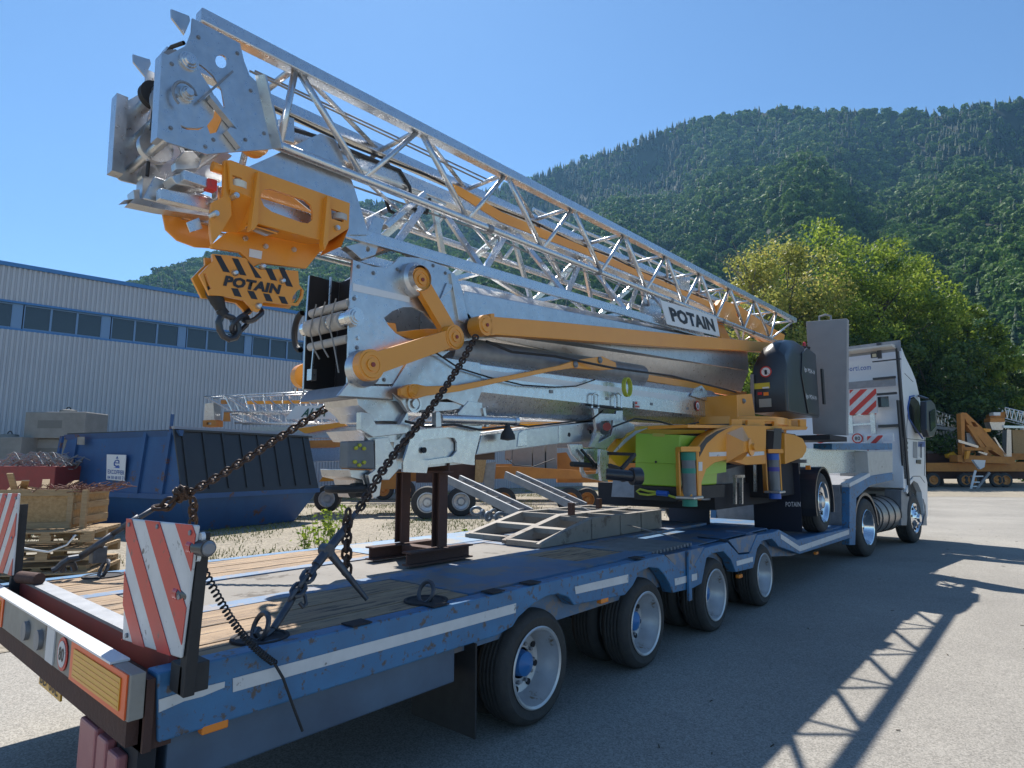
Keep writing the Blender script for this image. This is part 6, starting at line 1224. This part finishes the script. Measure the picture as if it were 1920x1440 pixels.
# ================= OTHER FOLDED CRANES AND YARD GOODS FAR BEHIND =================
FW=V((-.6425,.755,0)).normalized()
def bp_(o,name,m,pts,D,th=.1,holes=()):
    mb=MB(); mb.prism([atd(*p,D) for p in pts],FW*th,[[atd(*p,D) for p in h] for h in holes]); return mb.build(name,m,o)
def bl_(o,name,m,a,b_,D,r,D2=None):
    mb=MB(); mb.beam(atd(*a,D),atd(*b_,D2 or D),r*2,r*2); return mb.build(name,m,o)
def bwheel(o,px,D,Rt,off=0):
    c=atd(px,868,D); c.z=Rt; t=MB(); ax=-FW; t.lathe(c,ax,[(-.22,Rt*.6),(-.2,Rt*.95),(-.17,Rt),(-.05,Rt),(0,Rt*.93),(.01,Rt*.62)],28); w=t.build('wheel','tyre',o); r=MB(); r.lathe(c,ax,[(.008,Rt*.62),(.012,Rt*.56),(-.06,Rt*.5),(-.08,Rt*.3),(-.02,Rt*.2),(-.02,.001)],24); r.build('rim','rim' if off==0 else 'orange_old',w); return w
def truss(o,P,Q,D,n,r,D2=None,dep=.6):
    """P,Q: (left,right) pixel ends of top and bottom chords"""
    for k in (0,dep):
        a0,a1=atd(*P[0],D)+FW*k,atd(*P[1],D2 or D)+FW*k; b0_,b1_=atd(*Q[0],D)+FW*k,atd(*Q[1],D2 or D)+FW*k
        for a,b_ in ((a0,a1),(b0_,b1_)): mb=MB(); mb.cyl(a,b_,r*1.3,n=6); mb.build('chord','galvb',o)
        for i in range(n): 
            t0=i/n;t1=(i+.5)/n;t2=(i+1)/n; mb=MB(); mb.cyl(a0+(a1-a0)*t0,b0_+(b1_-b0_)*t1,r,n=5,cap=False); mb.build('brace','galvb',o); mb=MB(); mb.cyl(b0_+(b1_-b0_)*t1,a0+(a1-a0)*t2,r,n=5,cap=False); mb.build('brace','galvb',o)
D=20.5
C2=thing('folded_crane','folded crane with white banner parked between the blue skip and the building','crane',atd(560,940,D),'folded cranes in the yard behind')
truss(C2,((384,743),(640,733)),((420,772),(640,770)),D,7,.022); truss(C2,((420,774),(660,772)),((440,793),(680,792)),D+.3,7,.022)
bp_(C2,'end_head','galv',[(384,757),(400,755),(402,790),(392,800),(382,790)],D,.5); bp_(C2,'trolley','orange_old',[(380,788),(405,787),(405,799),(380,800)],D-.1,.5,[[(387,792),(396,792),(396,796),(387,796)]])
bp_(C2,'tie_bar','orange',[(460,752),(665,749),(668,755),(460,758)],D+.1,.05); bp_(C2,'counter_plate','orange_old',[(420,772),(428,772),(430,790),(418,790)],D,.1); bp_(C2,'link','orange_old',[(414,750),(426,750),(426,757),(414,757)],D,.1)
mb=MB(); bn=bp_(C2,'banner','white',[(554,761),(672,759),(660,785),(534,786)],D-.15,.01)
q=lambda px,py:atd(px,py,D-.17); text('lettering','ALTA',q(564,782),q(609,781),q(568,766),mat('dark_green_ink',(.02,.10,.08),.5),bn,bold=.03,shear=.3,depth=0)
bp_(C2,'boom','orange',[(556,804),(640,791),(650,798),(572,813)],D-.3,.15); bp_(C2,'mast','galv',[(470,800),(700,800),(700,820),(470,822)],D,.6); bp_(C2,'mast','galv',[(575,838),(700,835),(700,862),(588,866)],D,.6); bp_(C2,'base_beam','orange_old',[(575,826),(625,825),(625,839),(578,840)],D-.2,.8); bp_(C2,'base_beam','orange_old',[(625,830),(655,829),(655,837),(625,838)],D-.2,.3)
bp_(C2,'outrigger','orange',[(598,903),(606,893),(640,884),(670,882),(690,895),(660,900)],D-1.5,.25); bwheel(C2,615,D,.45); bp_(C2,'frame','orange_old',[(700,880),(760,880),(760,917),(716,917)],D-.5,.6)
for x in (553,571): bl_(C2,'beacon_post','galv',(x,735),(x,728),D,.04)
bp_(C2,'beacon','orange_old',[(549,727),(557,727),(557,735),(549,735)],D,.1)
C3=thing('folded_crane','orange folded crane with concrete weights parked behind the tow beam','crane',atd(900,940,19),'folded cranes in the yard behind')
D=19
bwheel(C3,802,D-1,.48); bwheel(C3,865,D,.45); bwheel(C3,944,D+1,.42,1); 
bp_(C3,'base_beam','orange_old',[(700,878),(960,874),(1090,882),(1090,898),(960,897),(700,905)],D+1.2,.8); bp_(C3,'frame','rust',[(780,860),(905,862),(905,905),(780,905)],D+.6,.5)
bp_(C3,'upright','galvd',[(900,870),(930,866),(925,925),(912,926)],D+.4,.3); bp_(C3,'side_board','osb',[(892,860),(912,862),(905,905),(890,905)],D+.3,.1)
bp_(C3,'mast','galv',[(700,808),(905,806),(905,830),(700,832)],D+1,.5); bp_(C3,'boom','orange',[(830,800),(1120,800),(1120,806),(830,808)],D+3,.1)
truss(C3,((905,770),(1190,768)),((905,789),(1190,787)),D+4,9,.02); 
mb=MB(); mb.tube([atd(1040,860,D+.5),atd(1000,875,D+.5),atd(965,872,D+.5),atd(950,860,D+.5)],.015,5); mb.build('hose','black',C3)
for k,(x0,x1,y0_,y1_) in enumerate([(960,997,838,880),(999,1022,834,882),(1024,1045,832,882),(947,960,840,862)]):
    lab=['wide concrete weight on the orange crane base behind the tow beam','middle narrow concrete weight on the orange crane base','right narrow concrete weight beside the grey casting','small concrete weight left of the wide one'][k]
    a=atd(x0,y1_,21.0); b_=atd(x1,y1_,21.0); u=b_-a; u.z=0; h=(y1_-y0_)*21/FPX; t=thing('concrete_weight',lab,'concrete weight',a,'concrete weights behind the tow beam'); mb=MB(); mb.obox(a,u,FW*1.0,(0,0,h)); mb.build('weight','conc',t,bevel=.03); mb=MB(); c=a+u*.5+FW*.5+V((0,0,h)); mb.tube([c+V((.06*math.cos(t2),0,.08*math.sin(t2))) for t2 in [math.pi*i/6 for i in range(7)]],.015,5); mb.build('lifting_eye','black',t)
C4=thing('folded_crane','yellow lattice crane section with dark wheels behind the green tank','crane',atd(1090,930,24),'folded cranes in the yard behind')
D=24
for k in range(5): bl_(C4,'lattice_bar','yellow',(915,776+k*5),(1180,772+k*6),D+.3*k,.04)
bwheel(C4,1068,20,.42,1); bwheel(C4,1100,21,.40,1); bp_(C4,'base_beam','orange_old',[(1045,885),(1300,880),(1300,905),(1045,905)],D-2,.6); bp_(C4,'frame','orange_old',[(1040,850),(1062,848),(1080,880),(1080,897),(1045,897)],D-2,.5); bp_(C4,'ramp','orange',[(1140,900),(1192,915),(1192,926),(1140,910)],D-8,.3)
bp_(C4,'machine','galvd',[(1180,770),(1300,772),(1300,800),(1180,800)],D,.5)
# right-hand group
D=42
Y1=thing('folded_crane','orange triangular framed crane standing on a dark chassis at the right edge','crane',atd(1850,905,D))
bp_(Y1,'post','orange_old',[(1801,776),(1806,773),(1809,776),(1809,868),(1805,868)],D,.4); bp_(Y1,'strut','orange_old',[(1806,774),(1812,774),(1842,802),(1862,826),(1890,855),(1878,856),(1850,838),(1812,790)],D,.5,[[(1820,790),(1828,792),(1834,800),(1826,800)]]); bp_(Y1,'arm','orange',[(1840,803),(1858,804),(1858,809),(1846,811)],D,.4)
bp_(Y1,'strut','orange_old',[(1812,796),(1820,798),(1856,850),(1848,852)],D,.4); bp_(Y1,'cross_bar','orange_old',[(1806,838),(1862,838),(1862,844),(1806,845)],D,.4); bp_(Y1,'base_beam','orange_old',[(1795,853),(1903,857),(1903,870),(1796,866)],D,.8); bp_(Y1,'fork','orange',[(1813,846),(1820,845),(1816,860),(1811,861)],D-.3,.2)
bp_(Y1,'column','galv',[(1888,806),(1896,806),(1897,856),(1887,856)],D,.4); bp_(Y1,'brace','galvb',[(1863,820),(1866,820),(1888,855),(1884,856)],D,.2); bp_(Y1,'gearbox','galvd',[(1812,812),(1850,812),(1846,836),(1815,836)],D+.2,.5); bp_(Y1,'counter_bar','galvb',[(1797,824),(1835,836),(1834,840),(1797,829)],D-.2,.2); bp_(Y1,'counter_bar','galvb',[(1836,846),(1852,850),(1850,854),(1834,848)],D-.2,.1)
bp_(Y1,'chassis','orange_old',[(1738,868),(1925,866),(1925,884),(1738,884)],D+.6,1.0); bp_(Y1,'underframe','rust',[(1740,884),(1925,884),(1925,898),(1740,898)],D+1.2,.5)
for x in (1748,1808,1820,1868,1883): bwheel(Y1,x,D+.4,.5,1)
Y2=thing('folded_crane','silver and orange headed folded crane with rollers above the frame at the far right','crane',atd(1870,800,D+1))
bp_(Y2,'head','galv',[(1855,790),(1885,790),(1880,806),(1860,806)],D+1,.5); bp_(Y2,'trolley','orange_old',[(1857,784),(1884,784),(1884,791),(1857,791)],D+.8,.6); bp_(Y2,'roller','white',[(1863,773),(1876,773),(1876,779),(1863,779)],D+.8,.4); bp_(Y2,'guide','orange_old',[(1858,776),(1884,772),(1886,784),(1856,784)],D+1.2,.4)
truss(Y2,((1884,764),(1960,782)),((1884,784),(1960,804)),D+1,9,.03); bp_(Y2,'board','osb',[(1898,806),(1925,806),(1925,850),(1900,850)],D+1.2,.2); bl_(Y2,'rail','galv',(1880,800),(1960,802),D+1,.08)
Y3=thing('jib_stack','stack of silver lattice jib sections behind the truck mirror','jib sections',atd(1770,860,D+3))
truss(Y3,((1755,770),(1800,784)),((1755,795),(1800,804)),D+3,7,.03); bl_(Y3,'beam','galvd',(1745,800),(1806,808),D+3,.12)
for k in range(9): bl_(Y3,'pole','galv',(1745+k*6,808),(1748+k*7,848),D+3-.1*k,.06)
for k in range(4): bl_(Y3,'pole','galv',(1773+k*6,812),(1786+k*6,846),D+2.8,.05)
bp_(Y3,'board','strap',[(1757,822),(1770,821),(1771,838),(1758,838)],D+2.5,.05); bl_(Y3,'beam','galvd',(1738,848),(1806,844),D+2.5,.1); bp_(Y3,'cover','yellow',[(1776,852),(1788,847),(1796,855),(1790,862),(1778,858)],D+1,.3); bp_(Y3,'bearer','rust',[(1738,850),(1800,850),(1800,868),(1738,868)],D+2,.5)
S_=thing('access_steps','small white folding steps standing on the asphalt at the far right','steps',atd(1830,918,D-2))
bl_(S_,'leg','white',(1820,918),(1829,882),D-2,.06); bl_(S_,'leg','galvd',(1830,918),(1855,886),D-2,.07)
for y in (893,904,912): bl_(S_,'tread','white',(1824,y),(1843-(y-893)*.6,y),D-2,.04)
bp_(S_,'platform','white',[(1826,862),(1848,863),(1846,876),(1838,880),(1826,864)],D-2,.2)
# extra clutter of the crane yard behind the masts
C5=thing('folded_crane','distant folded crane with silver jib and orange base seen under the tow beam','crane',atd(1000,900,27),'folded cranes in the yard behind')
D=27
for a,b_,c,d_ in (((690,775),(1200,772),(690,790),(1200,790)),((880,792),(1330,788),(880,806),(1330,804)),((640,800),(960,796),(640,812),(960,812))): truss(C5,(a,b_),(c,d_),D,11,.03); D+=.8
bp_(C5,'mast','galvd',[(660,815),(1200,812),(1200,838),(660,842)],28,.6); bp_(C5,'boom','orange_old',[(880,808),(1180,815),(1180,821),(880,814)],26.5,.2); bp_(C5,'boom','orange',[(640,845),(900,838),(900,846),(640,855)],26.5,.2)
for x in (905,1000,1150,1240): bp_(C5,'panel','galvb',[(x,774),(x+22,773),(x+24,790),(x+2,791)],26.4,.05)
bp_(C5,'base_beam','orange_old',[(640,872),(1250,868),(1250,886),(640,892)],28,.8); bp_(C5,'cabinet','blackp',[(1110,845),(1150,845),(1150,880),(1110,880)],27,.6); bp_(C5,'cabinet','redd',[(1135,905),(1165,905),(1165,916),(1135,916)],24,.4)
for x in (720,760,1180,1225): bwheel(C5,x,27.5,.45,1)
Y4=thing('folded_crane','row of folded orange and silver cranes far beyond the truck mirror','crane',atd(1850,890,50),'folded cranes in the yard behind')
D=48
truss(Y4,((1745,778),(1925,774)),((1745,796),(1925,794)),D,12,.04); truss(Y4,((1790,800),(1930,798)),((1790,818),(1930,818)),D+1,10,.04)
bp_(Y4,'mast','galv',[(1745,820),(1930,818),(1930,836),(1745,838)],D+1,.8); bp_(Y4,'boom','orange',[(1840,838),(1930,830),(1930,838),(1840,848)],D,.3); bp_(Y4,'base_beam','orange_old',[(1745,846),(1930,846),(1930,862),(1745,862)],D+1,.8)
for k in range(5): bp_(Y4,'panel',['bump','galvb','strap','orange','white'][k],[(1868+k*13,800+k*3),(1877+k*13,800+k*3),(1878+k*13,826),(1869+k*13,826)],D-1,.1)
# small dark debris scattered on the asphalt
mb=MB()
for k in range(90):
    x=random.uniform(.6,5); y=random.uniform(1.5,22); a=random.random()*6.28; L=random.uniform(.01,.05); mb.beam((x,y,.004),(x+math.cos(a)*L,y+math.sin(a)*L,.006),.006,.004)
meta(mb.build('debris',mat('dark_debris',(.07,.055,.04),.9)),'tiny dark twigs and crumbs scattered over the asphalt','debris',kind='stuff')
# ivy hedge glimpsed between the masts is the hedge trees above
# ================= HAZE =================
HAZE=.00018
mb=MB(); mb.box((-700,-60,-3),(260,760,300)); hz=mb.mesh('haze'); hm=bpy.data.materials.new('haze_air'); hm.use_nodes=True; n=hm.node_tree
n.nodes.remove(n.nodes['Principled BSDF']); pv=n.nodes.new('ShaderNodeVolumePrincipled'); pv.inputs['Color'].default_value=(.28,.60,1,1); pv.inputs['Density'].default_value=HAZE; pv.inputs['Anisotropy'].default_value=.45
n.links.new(pv.outputs[0],n.nodes['Material Output'].inputs['Volume']); ho=link('haze',hz,hm); meta(ho,kind='stuff')
